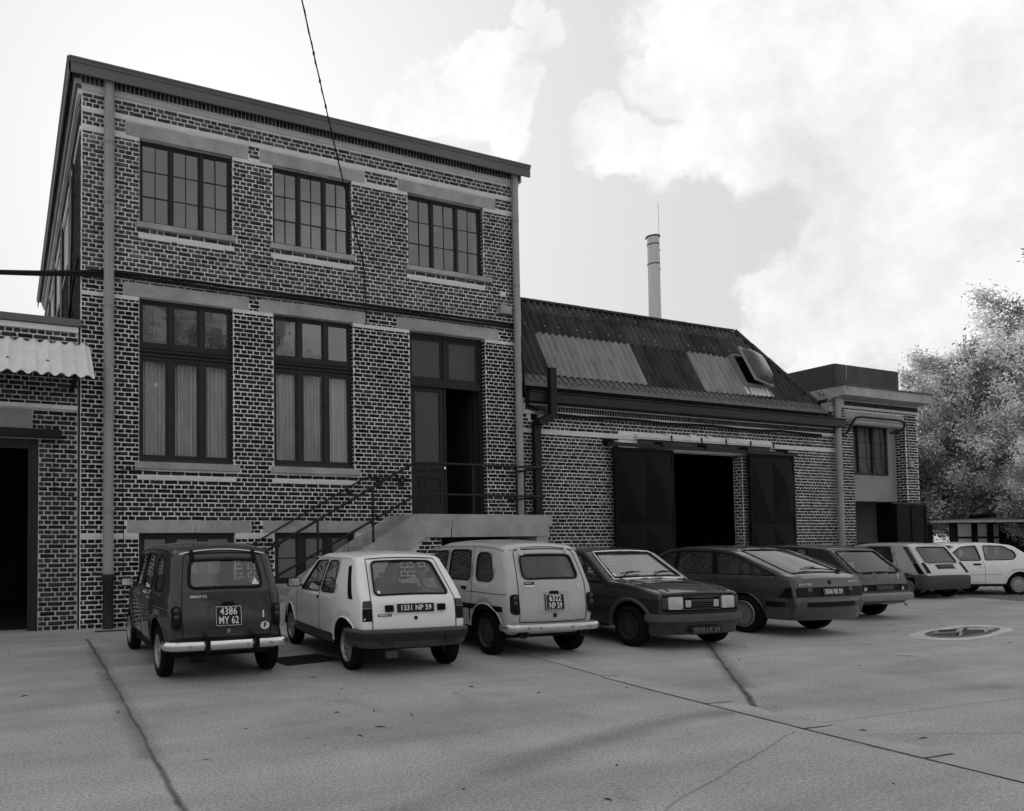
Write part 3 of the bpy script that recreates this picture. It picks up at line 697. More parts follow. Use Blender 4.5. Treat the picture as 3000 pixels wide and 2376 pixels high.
    mb=MB(); mb.box(xl0+st,xl1-st,y+.055,y+.062,3.32,4.93); mb.obj('frosted_panel',MT['frost_dark'],dr)
    mb=MB(); mb.box(10.10,10.15,y+.13,y+.95,DB+.03,5.03); mb.box(10.06,10.10,y+.25,y+.83,3.35,4.9); mb.obj('door_leaf',MT['door'],dr)
    mb=MB(); mb.lathe([(.0,-.05),(.025,-.05),(.03,-.02),(.015,0),(.015,.03)],12,'y',(xl1-.06,y+.0,3.2)); mb.obj('door_knob',MT['chrome'],dr,smooth=40)
    # inner hall: framed print on the wall and a second door
    mb=MB(); mb.box(9.35,9.95,5.85,5.9,3.7,4.5); mb.obj('framed_print',MT['frost_dark'],main,loc=L0)
    # downpipes with collars
    for px,top,bot,cast in ((1.73,10.28,1.0,True),(11.08,10.27,.0,False)):
        k_=1. if cast else .82
        mb=MB(); mb.tube([(px,-.125,top),(px,-.125,bot)],.094*k_,20); p_=mb.obj('downpipe',MT['pipe'],main,smooth=50,loc=L0)
        for z in ((9.05,7.9,5.95,3.98,2.15,1.02) if cast else (9.1,7.55,5.2,3.4)):
            mb=MB(); mb.lathe([(a_*k_,b_) for a_,b_ in ((.094,-.03),(.103,-.028),(.103,-.008),(.097,-.004),(.097,.004),(.105,.008),(.105,.026),(.094,.03))],20,'z',(px,-.125,z)); mb.box(px-.15,px+.15,-.05,-.035,z-.012,z+.012); mb.obj('pipe_collar',MT['pipe'],p_,smooth=40)
        if cast:
            mb=MB(); mb.lathe([(.0,1.0),(.10,1.0),(.108,.98),(.108,.84),(.099,.82),(.099,.02),(.115,0)],20,'z',(px,-.125,0)); mb.obj('cast_iron_shoe',MT['castiron'],main,smooth=40,loc=L0)
        mb=MB(); mb.box(px-.13,px+.13,-.26,-.02,top,top+.05); mb.obj('pipe_outlet',MT['fascia'],main,loc=L0)
    # junction box, wall bracket
    mb=MB(); mb.box(10.63,10.95,-.12,-.001,6.86,7.05); mb.box(10.66,10.92,-.13,-.12,6.88,7.0); mb.box(10.70,10.76,-.10,-.001,7.05,7.09); mb.obj('junction_box',MT['pipe'],main,loc=L0)
    mb=MB(); mb.box(10.70,10.86,-.012,.0,7.30,7.42); mb.obj('patch_of_plaster',MT['band'],main,loc=L0)
    mb=MB(); mb.lathe([(.0,-.03),(.03,-.03),(.05,0)],10,'y',(7.75,0,5.9)); mb.obj('insulator',MT['pipe'],main,smooth=40,loc=L0)
build_main()

# ---- low building on the left
left=thing('outbuilding','low brick outbuilding at far left with a dark open doorway','building',(-3,0,0))
def build_left():
    L0=-left.location; XE=1.205
    holes=[(-2.6,.53,-.1,3.44)]
    mb=MB(); wall_core(mb,-6,XE,0,5.3,.025,.42,holes); mb.box(-6,-5.6,.42,7,0,5.5); mb.obj('front_wall',MT['mortar_dull'],left,loc=L0)
    mb=MB(); mb.box(-5.6,XE+.03,6.6,7,0,5.5); mb.box(-6,XE,.42,7,5.3,5.45); mb.obj('roof',MT['interior'],left,loc=L0)
    mb=MB(); mb.box(-5.6,XE+.03,6.4,6.6,0,5.3); mb.obj('rear_wall',MT['interior'],left,loc=L0)
    mb=MB(); wall_core(mb,-6,XE,5.3,5.52,.025,.42,[]); mb.obj('parapet_wall',MT['mortar'],left,loc=L0)
    slab(left,'parapet_cap',-6,1.25,-.075,.5,5.53,5.66,'fascia'); mb=MB(); mb.box(-6,1.2,-.03,.03,5.42,5.52); mb.obj('band_course',MT['band'],left,loc=L0)
    mb=MB(); mb.box(-6,XE-.004,.008,.03,4.0,4.075); mb.obj('band_course',MT['mortar'],left,loc=L0)
    lintel(left,-3.0,.41,3.615,3.965,y=.008,mt='panel')
    mb=MB(); mb.box(-3.4,.9,-.13,-.115,3.45,3.6); mb.box(-3.4,.9,-.115,.02,3.45,3.465); mb.box(-3.4,.9,-.115,.02,3.585,3.6); mb.obj('steel_beam',MT['black'],left,loc=L0)
    lst=lay(-4,XE-.01,0,5.42,holes+[(-6,2,3.99,4.08),(-3.0,.42,3.60,3.97)],phase=.09)
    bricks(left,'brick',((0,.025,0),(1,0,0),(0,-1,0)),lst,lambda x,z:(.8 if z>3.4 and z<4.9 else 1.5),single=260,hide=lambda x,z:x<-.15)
    MB().box(1.206,1.228,-.003,.02,0,5.5).obj('wall_joint',MT['frame'],left,loc=L0)
    # doorway timber
    mb=MB(); mb.box(.42,.53,.1,.24,0,3.33); mb.box(-2.6,.53,.1,.24,3.33,3.44); mb.box(.36,.42,.12,.22,0,3.27); mb.box(-2.6,.42,.12,.22,3.27,3.33); mb.obj('door_frame',MT['frame'],left,loc=L0)
    mb=MB(); mb.tube([(.5,.0,3.4),(.6,-.0,3.38),(.78,.005,3.36),(.79,.0,2.5),(.79,.0,2.44),(1.2,.0,2.4)],.006,5); mb.obj('wall_cable',MT['cable'],left,loc=L0)
    # corrugated awning sheet
    def corr(x0,x1,A,B,pitch,amp,th,mt,name,parent,loc,ragged=0,ns=8):
        A=Vector(A);B=Vector(B); d=(B-A).normalized(); nrm=Vector((0,-d.z,d.y)); 
        if nrm.z<0: nrm=-nrm
        n=int((x1-x0)/pitch*ns); V=[];F=[]
        rows=6
        for k in range(n+1):
            x=x0+(x1-x0)*k/n; h=amp*math.cos(2*PI*(x)/pitch)
            for r_ in range(rows):
                q=A.lerp(B,r_/(rows-1)); 
                for s_ in (0,1): V.append((x+q.x,*( (q+nrm*(h-(th if s_ else 0))).yz)))
        w=rows*2
        for k in range(n):
            for r_ in range(rows-1):
                b=k*w+r_*2; F.append((b,b+2,b+w+2,b+w)); F.append((b+1,b+w+1,b+w+3,b+3))
            for r_ in (0,rows-1):
                b=k*w+r_*2; F.append((b,b+w,b+w+1,b+1))
        for k in (0,n):
            for r_ in range(rows-1): b=k*w+r_*2; F.append((b,b+1,b+3,b+2))
        me=npmesh(name,np.array(V),[np.array(F)],mt); me.shade_smooth(); me.set_sharp_from_angle(angle=R(50)); return link(name,me,parent,loc=loc)
    globals()['corr']=corr
    aw=corr(-3.4,1.40,(0,-.06,5.20),(0,-.92,4.43),.213,.035,.009,MT['awning'],'awning_sheet',left,L0)
    me=MB().lathe([(0,.02),(.014,.018),(.016,0),(.03,-.003),(.03,-.01)],8,'z').mesh('bolt',MT['castiron'],40)
    for x in (-.6,.0,.64):
        link('bolt',me,left,loc=Vector((x,-.66,4.705))+L0,rot=(R(42),0,0))
    mb=MB(); mb.box(1.06,1.12,-.85,.02,4.36,4.42); mb.box(-.8,-.74,-.85,.02,4.36,4.42); mb.prism([(-.85,4.4),(-.8,4.4),(.02,5.1),(.02,5.16)],1.06,1.12,'x'); mb.obj('bracket',MT['shed_post'],left,loc=L0)
    mb=MB(); mb.box(-5.6,1.2,.42,6.4,-.02,.02); mb.obj('threshold_floor',MT['interior'],left,loc=L0)
build_left()

# ---- the low hall with corrugated roof
hall=thing('workshop_hall','long low brick workshop with corrugated roof and black sliding doors','building',(11.29,0,0))
def build_hall():
    L0=-hall.location; HX0,HX1=11.30,22.92
    holes=[(14.6,18.80,-.1,3.86),(11.55,11.82,4.42,4.68)]
    mb=MB(); wall_core(mb,HX0,HX1,0,4.95,.03,.30,holes); mb.obj('front_wall',MT['mortar'],hall,loc=L0)
    mb=MB(); mb.box(HX0,HX1,7.0,7.3,0,5.1); mb.box(HX0,HX0+.1,.42,7,0,5); mb.box(HX1-.12,HX1,.42,7,0,5); mb.obj('rear_wall',MT['interior'],hall,loc=L0)
    mb=MB(); mb.box(HX0+.1,HX1-.12,.42,7,4.9,4.95); mb.obj('ceiling',MT['interior'],hall,loc=L0)
    mb=MB(); mb.box(11.55,11.82,.12,.2,4.42,4.68); mb.obj('vent_recess',MT['black'],hall,loc=L0)
    mb=MB(); mb.box(11.50,11.87,.0,.03,4.68,4.72); mb.box(11.82,11.87,.0,.03,4.39,4.68); mb.obj('vent_surround',MT['mortar'],hall,loc=L0)
    rects=[(HX0,HX1,4.09,4.22),(14.3,20.0,3.86,4.3),(11.48,11.9,4.36,4.73),(14.6,18.80,0,3.86)]
    MB().box(11.68,14.85,-.0,.03,4.10,4.215).obj('band_course',MT['band'],hall,loc=L0); MB().box(19.95,HX1-.05,.0,.03,4.10,4.215).obj('band_course',MT['band'],hall,loc=L0)
    lst=lay(HX0+.005,HX1-.0,0,4.57,holes+rects,phase=11.3)
    bricks(hall,'brick',((0,.03,0),(1,0,0),(0,-1,0)),lst,lambda x,z:1.65+.35*math.sin(x*2.1+z*1.3),single=300,hide=lambda x,z:z<1.55 or x>14)
    reveal(hall,18.80,.03,.30,0,3.86,lambda x,z:2.2)
    # steel beam over the doors: short painted lengths with clips, concrete lintel under it
    xs=(14.80,16.02,17.12,18.05,19.02,19.95)
    for a,b in zip(xs[:-1],xs[1:]):
        mb=MB(); mb.box(a+.008,b-.008,-.075,.03,4.16,4.245); mb.box(a+.008,b-.008,-.085,.03,4.12,4.145); mb.obj('beam_casing',MT['band'],hall,loc=L0)
        mb=MB(); mb.box(b-.02,b+.012,-.10,-.07,4.10,4.255); mb.obj('beam_clip',MT['black'],hall,loc=L0)
    for a,b,z in ((15.85,16.02,4.30),(16.75,17.0,4.32),(17.4,17.56,4.31),(18.2,18.4,4.29)):
        mb=MB(); mb.prism([(a,4.25),(b,4.25),(b-.03,z+.02),((a+b)/2,z-.01),(a+.04,z+.03)],-.05,.02); mb.obj('mortar_dab',MT['band'],hall,loc=L0)
    slab(hall,'lintel',14.95,19.9,-.02,.29,3.93,4.11,'tank')
    mb=MB(); mb.box(13.72,20.75,-.22,-.2,3.88,3.97); mb.box(13.72,20.75,-.2,-.09,3.96,3.98); mb.obj('door_rail',MT['black'],hall,loc=L0)
    me=MB().box(-.08,.08,-.22,.03,-.02,.09).box(-.04,.04,-.25,-.22,-.04,.07).mesh('rail_bracket',MT['black'])
    for x in (13.85,15.55,17.1,18.7,20.3): link('rail_bracket',me,hall,loc=Vector((x,0,3.97))+L0)
    # sliding doors of pressed sheet: each panel with raised folds meeting at points
    def leaf(x0,x1,z1,name):
        w=x1-x0; y0=-.17; mb=MB()
        mb.box(x0,x0+.07,y0-.02,y0+.03,.05,z1); mb.box(x1-.07,x1,y0-.02,y0+.03,.05,z1); mb.box(x0+.07,x1-.07,y0-.02,y0+.03,z1-.07,z1); mb.box(x0+.07,x1-.07,y0-.02,y0+.03,.05,.12)
        o=mb.obj('sliding_door',MT['metaldoor'],hall,loc=L0)
        a,b=x0+.07,x1-.07; c=(a+b)/2; zs=(.12,1.95,z1-.07)
        for z0_,z2 in zip(zs[:-1],zs[1:]):
            zm=(z0_+z2)/2; h=.10
            for s_ in (0,1):
                xa,xb=(a,c) if s_==0 else (c,b)
                # triangular folds: ridge runs from the middle of the door to the outer corners
                V=[(xa,y0,z0_),(xb,y0,z0_),(xb,y0,z2),(xa,y0,z2),((xa*.5+xb*.5),y0-h,zm+(.25 if s_ else -.25)),(xa if s_==0 else xb,y0-.028,zm),(xb if s_==0 else xa,y0-.035,zm)]
                F=[(0,1,4),(1,6 if s_==0 else 5,4),(6 if s_==0 else 5,2,4),(2,3,4),(3,5 if s_==0 else 6,4),(5 if s_==0 else 6,0,4)]
                mb=MB(); mb.add(V,F); mb.obj('door_panel',MT['metaldoor'],o)
        return o
    leaf(13.93,15.95,3.86,'l'); leaf(18.80,20.64,3.90,'r')
    mb=MB(); mb.box(14.6,14.75,.15,.3,0,3.86); mb.obj('jamb',MT['black'],hall,loc=L0)
    # eaves: soldier course, mouldings, gutter
    mb=MB(); mb.box(HX0,HX1,-.015,.03,4.575,4.60); mb.box(HX0,HX1,-.03,.03,4.60,4.635); mb.obj('moulding',MT['band'],hall,loc=L0)
    soldiers(hall,HX0+.02,HX1+.1,4.65,4.775,-.05,.082,.1,tn=1.0); MB().box(HX0,HX1+.1,-.043,.03,4.649,4.777).obj('soldier_mortar',MT['mortar'],hall,loc=L0)
    mb=MB(); mb.box(HX0,HX1+.1,-.04,.03,4.635,4.649); mb.box(HX0,HX1+.1,-.045,.2,4.777,4.82); mb.obj('eaves_mortar',MT['mortar'],hall,loc=L0)
    mb=MB(); mb.prism([(-.22,4.80),(-.26,4.83),(-.26,5.02),(-.285,5.05),(-.285,5.075),(-.10,5.075),(-.10,5.03),(-.05,4.84),(-.05,4.80)],HX0+.0,22.92,'x'); mb.obj('gutter',MT['fascia_dark'],hall,loc=L0)
    # steep sheeted slope above a shallower boarded strip; the far end is hipped
    def RP(x,y,off=0.): return Vector((x,y,5.64+(y-.3)*2.16))+Vector((0,-2.16,1)).normalized()*off
    def RL(x,y,off=0.): return Vector((x,y,5.20+(y+.12)*1.05))+Vector((0,-1.05,1)).normalized()*off
    def HIP(y): return 22.42-(y-.28)*2.0
    mb=MB()
    mb.add([RL(HX0,-.12,-.06),RL(22.8,-.12,-.06),RL(22.42,.30,-.06),RL(HX0,.30,-.06)],[(0,1,2,3)]); mb.add([RP(HX0,.30,-.06),RP(22.40,.30,-.06),RP(20.36,1.31,-.06),RP(HX0,1.31,-.06)],[(0,1,2,3)])
    mb.add([RP(HX0,1.31,-.06),RP(20.36,1.31,-.06),(20.36,7.3,5.2),(HX0,7.3,5.2)],[(0,1,2,3)]); mb.add([RP(22.40,.30,-.06),(22.9,.3,5.3),(22.9,7.3,5.2),(20.36,7.3,5.2),RP(20.36,1.31,-.06)],[(0,1,2,3,4)])
    mb.obj('roof_deck',MT['interior'],hall,loc=L0)
    # lower strip: smooth boards with worn ribs
    x=HX0+.005; k=0
    while x<22.3:
        x2=min(x+1.35,22.42)
        for ya,yb in ((-.10,.085),(.095,.31)):
            e=.0
            mb=MB(); A=[RL(x+.004,ya,.004),RL(x2-.004,ya,.004),RL(x2-.004+e,yb,.0),RL(x+.004,yb,.0)]; B_=[p+Vector((0,.01,-.012)) for p in A]
            mb.add(A+B_,[(0,1,2,3),(0,4,5,1),(1,5,6,2),(3,2,6,7),(0,3,7,4)]); mb.obj('roof_board',MT['roofstrip'],hall,loc=L0)
        x=x2
    V=[];F=[];b0=0; x=HX0+.3
    while x<22.3:                       # short drip ridges below every corrugation
        for (ya,yb,w_) in ((.02,.07,.02),(.12,.31,.028)):
            V+= [RL(x-w_-.03,ya,.008),RL(x+w_-.03,ya,.008),RL(x+w_,yb,.014),RL(x-w_,yb,.014),RL(x-.03,ya,.02),RL(x,yb,.03)]
            F+=[(b0,b0+4,b0+5,b0+3),(b0+4,b0+1,b0+2,b0+5)]; b0+=6
        x+=.213
    o=link('drip_ribs',npmesh('drip_ribs',np.array([tuple(v) for v in V]),[np.array(F)],MT['roofsheet']),hall,loc=L0); o['kind']='stuff'
    # corrugated sheets in three overlapping rows; every sheet is a piece
    rows=((.28,.895),(.865,1.185),(1.15,1.315)); SW=1.065
    def sheet(x0,x1,ya,yb,off,mt,edge_a,edge_b):
        pitch=.213; ns=8; n=max(2,int(round((x1-x0)/pitch*ns))); V=[];F=[]; rr=5
        for k in range(n+1):
            x=x0+(x1-x0)*k/n; h=.045*math.cos(2*PI*(x-HX0)/pitch)
            for r_ in range(rr):
                y=ya+(yb-ya)*r_/(rr-1); lim=HIP(y); xx=min(x,lim)
                q=RP(xx,y,off+h+(.02*(1-r_/(rr-1))))
                V.append(tuple(q)); V.append(tuple(q+Vector((0,.0055,-.0025))))
        w=rr*2
        for k in range(n):
            for r_ in range(rr-1): b=k*w+2*r_; F.append((b,b+w,b+w+2,b+2))
            b=k*w; F.append((b,b+1,b+w+1,b+w))
        me=npmesh('roof_sheet',np.array(V),[np.array(F)],mt); me.shade_smooth(); me.set_sharp_from_angle(angle=R(60)); link('roof_sheet',me,hall,loc=L0)
    for ri,(ya,yb) in enumerate(rows):
        x=HX0+.01
        while x<22.4:
            x2=x+SW+.02
            lim=HIP(ya)
            if x>=lim-.02: break
            clear=(ri==0 and (12.3<x+.5<15.5 or 17.4<x+.5<19.5)); mt=MT['roofclear'] if clear else MT['roofsheet']
            if not clear and random.random()<.3: mt=mat('fibre_cement_worn',.075,.9,.4,1.7,.2,50,stretch=(1.5,.6,.6),fine=(8,.12)) if 'worn' not in MT else MT['worn']; MT['worn']=mt
            sheet(x,min(x2,lim),ya+random.uniform(-.012,.012),yb,.0+ri*.004+(.004 if clear else 0),mt,0,0); x+=SW
    me=MB().lathe([(0,.05),(.012,.045),(.012,.01),(.028,.006),(.03,0)],7,'z').mesh('roof_hook',MT['awning'],40)
    for (yy,xs_) in ((.95,(12.1,12.8,13.2,13.8,14.3,14.9,15.4,16.1,16.7,17.4,17.9,18.6,19.0,19.7)),(1.21,(12.0,12.7,13.3,13.9,14.5,15.1,15.6,16.2,17.1,17.9,18.6,19.8))):
        for x in xs_: 
            x=HX0+round((x-HX0)/.213)*.213; link('roof_hook',me,hall,loc=RP(x,yy,.035)+L0,rot=(R(65),0,random.uniform(-.4,.4)))
    # ridge and verge caps
    x=HX0
    while x<20.3:
        x2=min(x+1.0,20.40); mb=MB(); mb.lathe([(.085,0),(.09,x2-x+.04)],10,'x',(x,1.33,7.83),a0=0,a1=PI); mb.obj('ridge_tile',MT['roofsheet'],hall,smooth=60,loc=L0); x=x2
    for k in range(5):
        a=RP(HIP(.28+k*.207),.28+k*.207,.03); b=RP(HIP(.28+(k+1)*.207),.28+(k+1)*.207,.03); mb=MB(); mb.tube([a,b],[.075,.085],8); mb.obj('verge_tile',MT['roofsheet'],hall,smooth=60,loc=L0)
    # roof light: pale kerb, open frame, bulging dome
    cx=19.93; A=RP(cx,.64,.03); ux=Vector((1,0,0)); uy=Vector((0,1,2.16)).normalized(); un=ux.cross(uy)
    def F3(a,b,c): return A+ux*a+uy*b+un*c
    mb=MB()
    def lb(mb,a0,a1,b0,b1,c0,c1,tilt=0.):
        def T(a,b,c):
            p=F3(a,b,c)
            if tilt:
                hinge=F3(.52,0,.14); loc=p-hinge; q=Matrix.Rotation(tilt,3,uy)@loc; p=hinge+q
            return p
        v=[T(a,b,c) for c in (c0,c1) for a,b in ((a0,b0),(a1,b0),(a1,b1),(a0,b1))]
        mb.add(v,[(0,3,2,1),(4,5,6,7),(0,1,5,4),(1,2,6,5),(2,3,7,6),(3,0,4,7)]); return T
    for s_ in ((-.5,-.44,-.55,.55),(.44,.5,-.55,.55),(-.44,.44,-.55,-.49),(-.44,.44,.49,.55)): lb(mb,*s_,.0,.13)
    sl_=mb.obj('skylight',MT['roofclear'],hall,loc=L0)
    mb=MB(); lb(mb,-.44,.44,-.49,.49,.0,.03); mb.obj('skylight_well',MT['black'],sl_)
    tl=R(13); mb=MB()
    for s_ in ((-.54,-.49,-.58,.58),(.49,.54,-.58,.58),(-.49,.49,-.58,-.53),(-.49,.49,.53,.58)): T=lb(mb,*s_,.14,.19,tl)
    mb.obj('skylight_frame',MT['pipe'],sl_)
    V=[];F=[];n=12
    for i in range(n+1):
        for j in range(n+1):
            a=-1+2*i/n; b=-1+2*j/n; hh=.22*((1-a**4)*(1-b**4))**.6; V.append(tuple(T(a*.5,b*.54,.18+hh)))
    F=[(i*(n+1)+j,(i+1)*(n+1)+j,(i+1)*(n+1)+j+1,i*(n+1)+j+1) for i in range(n) for j in range(n)]
    dm=mat('acrylic_dome',.07,.25,.2,4,coat=.3); me=npmesh('skylight_dome',np.array(V),[np.array(F)],dm); me.shade_smooth(); link('skylight_dome',me,sl_)
    corr(19.4,20.5,RP(0,.42,.05),RP(0,.29,.07),.177,.028,.006,MT['awning'],'skylight_flashing',hall,L0)
    # black downpipe with offset, grey pipe at the far corner
    mb=MB(); mb.box(11.80,11.98,-.40,-.28,4.52,5.62); mb.obj('black_downpipe',MT['black'],hall,loc=L0)
    mb=MB(); mb.prism([(11.80,4.52),(11.98,4.52),(11.97,4.44),(11.66,4.27),(11.46,4.27),(11.46,4.36)],-.40,-.10); mb.obj('black_downpipe',MT['black'],hall,loc=L0)
    mb=MB(); mb.box(11.46,11.64,-.22,-.10,0.05,4.27); mb.box(11.44,11.66,-.24,-.08,4.22,4.26); mb.box(11.44,11.66,-.24,-.08,2.2,2.24); mb.obj('black_downpipe',MT['black'],hall,loc=L0)
    mb=MB(); mb.tube([(22.72,-.14,4.82),(22.72,-.14,.1)],.085,18); p_=mb.obj('downpipe',MT['pipe'],hall,smooth=50,loc=L0)
    mb=MB(); mb.lathe([(.085,-.03),(.094,-.025),(.094,.025),(.085,.03)],18,'z',(22.72,-.14,2.35)); mb.obj('pipe_collar',MT['pipe'],p_,smooth=40)
    # eaves cables
    mb=MB()
    for q,r_ in ((0,.018),(.05,.012),(.09,.01)):
        pts=[(11.32,-.06,4.98-q)]+[(11.4+i*.11,-.07,4.78-q-.12*math.sin(min(1,i/4)*PI/2)) for i in range(5)]+[(12.2+i*.9,-.065,4.60-q*.6-.02*math.sin(i*1.9)) for i in range(12)]
        mb.tube(pts,r_,6)
    mb.obj('eaves_cable',MT['cable'],hall,smooth=60,loc=L0)
build_hall()

# ---- block at the right with concrete cornice and roof tank
right=thing('end_building','small brick end building with concrete cornice and a tank on its roof','building',(22.92,0,0))
def build_right():
    L0=-right.location; a,b=22.925,26.9
    holes=[(23.64,26.28,-.1,5.10)]
    mb=MB(); wall_core(mb,a,b,0,5.42,0,.9,holes); mb.box(a,b,.0,.3,5.42,5.74); mb.obj('front_wall',MT['mortar'],right,loc=L0)
    mb=MB(); mb.box(a,a+.3,.9,6,0,5.74); mb.box(b-.3,b,.9,6,0,5.74); mb.box(a+.3,b-.3,5.7,6,0,5.74); mb.obj('side_wall',MT['mortar_dull'],right,loc=L0)
    mb=MB(); mb.box(23.3,26.2,-.012,.02,5.10,5.385); mb.obj('concrete_beam',MT['slab'],right,loc=L0)
    mb=MB(); mb.box(a,b,-.02,.0,5.47,5.535); mb.obj('band_course',MT['band'],right,loc=L0)
    bricks(right,'brick',((0,0,0),(1,0,0),(0,-1,0)),lay(a+.3-.3,b-.01,0,5.47,holes+[(23.29,26.21,5.09,5.40)],phase=23.64-HP*4),lambda x,z:1.4,single=150,hide=lambda x,z:z<1.6)
    reveal(right,26.28,.0,.31,2.6,5.1,lambda x,z:1.0)
    soldiers(right,23.25,b,5.55,5.68,-.03,.08,.06,tn=1.0); MB().box(23.25,b,-.023,.0,5.54,5.69).obj('soldier_mortar',MT['mortar'],right,loc=L0)
    # cornice slab, weathered at the left end
    mb=MB(); mb.prism([(-.45,5.74),(.3,5.70),(6.1,5.70),(6.1,6.03),(-.42,6.03),(-.42,5.90),(-.45,5.89)],22.58,26.95,'x'); mb.obj('cornice_slab',MT['slab'],right,loc=L0)
    mb=MB(); mb.prism([(-.46,6.03),(-.42,6.07),(6.1,6.07),(6.1,6.032),(-.46,6.032)],22.55,26.98,'x'); mb.obj('roof_felt',MT['tank'],right,loc=L0)
    for i,(x,y,z,s_) in enumerate(((22.45,.1,5.86,.13),(22.38,.4,5.78,.12),(22.5,.25,5.95,.10),(22.62,-.1,5.66,.10),(22.75,-.05,5.55,.09),(22.55,-.02,5.50,.12))):
        mb=MB(); mb.add([(x+s_*random.uniform(-1.5,1.5),y+s_*random.uniform(-1,1),z+s_*random.uniform(-.6,.6)) for _ in range(8)],[(0,1,2,3),(4,5,6,7),(0,1,5,4),(1,2,6,5),(2,3,7,6),(3,0,4,7)]); mb.obj('broken_stone',MT['lintel'],right,loc=L0)
    mb=MB(); mb.box(22.5,22.92,-.06,.25,5.30,5.46); mb.box(22.60,22.92,-.03,.25,5.48,5.60); mb.box(22.66,22.92,-.04,.25,5.1,5.28); mb.obj('quoin_stone',MT['slab'],right,loc=L0)
    mb=MB(); mb.tube([(22.74,-.14,5.74),(22.74,-.14,5.02)],.085,14); mb.obj('rain_head',MT['pipe'],right,smooth=50,loc=L0)
    # roof tank
    mb=MB(); r_=.06
    pts=[]
    for cx,cy,a0 in ((23.42+r_,.31+r_,PI),(26.66-r_,.31+r_,1.5*PI),(26.66-r_,1.92-r_,0),(23.42+r_,1.92-r_,.5*PI)):
        for k in range(5): t=a0+k*PI/8; pts.append((cx+r_*math.cos(t),cy+r_*math.sin(t)))
    mb.prism(pts,6.05,6.91,'z'); mb.obj('roof_tank',MT['tank'],right,smooth=40,loc=L0)
    mb=MB(); mb.tube([(23.95,.30,6.9),(23.97,.30,6.75),(23.93,.30,6.6),(23.95,.30,6.45)],.012,5); mb.obj('limescale_streak',MT['slab'],right,loc=L0)
    # recessed window in a rendered panel
    mb=MB(); mb.box(25.91,26.28,.31,.45,3.50,5.10); mb.box(23.64,26.28,.31,.45,2.69,3.50); mb.obj('rendered_panel',MT['panel'],right,loc=L0)
    casement(right,23.66,25.9,3.50,5.08,.32,3,1,3,MT['frost_dark'],outer=.06,mull=.05,fw_=.02,bar=.03)
    # bulged bars in front of it, fat lagged pipe above
    for x in (24.3,24.7,25.1,25.45):
        mb=MB(); mb.tube([(x,.27,5.05),(x,.25,4.2),(x,.25,3.75),(x+.02,.2,3.62),(x+.08,.24,3.56)],.012,6); mb.obj('window_bar',MT['black'],right,smooth=60,loc=L0)
    mb=MB(); mb.tube([(23.35,-.14,5.03),(25.75,-.14,5.03)],.095,16); mb.obj('lagged_pipe',MT['pipe'],right,smooth=50,loc=L0)
    mb=MB(); mb.tube([(23.0,-.03,4.62),(23.25,-.08,4.7),(23.3,-.18,4.95),(23.38,-.26,5.14),(23.6,-.27,5.17),(25.5,-.27,5.17),(25.75,-.26,5.12),(25.82,-.22,4.98),(25.7,-.12,4.85),(25.5,-.0,4.82)],.032,8); mb.obj('black_hose',MT['cable'],right,smooth=60,loc=L0)
    mb=MB(); mb.tube([(25.9,-.02,5.16),(26.3,-.02,5.16),(26.36,-.02,5.1),(26.4,-.02,4.0)],.012,6); mb.box(26.36,26.55,-.06,.0,3.78,3.98); mb.obj('switch_conduit',MT['pipe'],right,loc=L0)
    MB().box(26.262,26.278,.0,.9,0,2.69).obj('door_jamb',MT['black'],right,loc=L0)
    # openings below: dark shed interior and a black door leaf
    mb=MB(); mb.box(23.3,26.6,3.4,3.5,0,2.9); mb.obj('inner_wall',MT['room'],right,loc=L0)
    mb=MB(); mb.box(a+.3,b-.3,.5,5.7,2.9,3.0); mb.obj('inner_ceiling',MT['interior'],right,loc=L0)
    mb=MB(); mb.box(25.42,26.97,-.12,-.06,.04,2.58); 
    for x in (25.42,26.17,26.89): mb.box(x,x+.08,-.14,-.12,.04,2.58)
    mb.box(25.5,26.89,-.14,-.12,2.5,2.58); mb.obj('door_leaf',MT['metaldoor'],right,loc=L0)
    mb=MB(); mb.box(25.3,27.1,-.10,-.05,2.59,2.66); mb.obj('door_rail',MT['black'],right,loc=L0)
build_right()

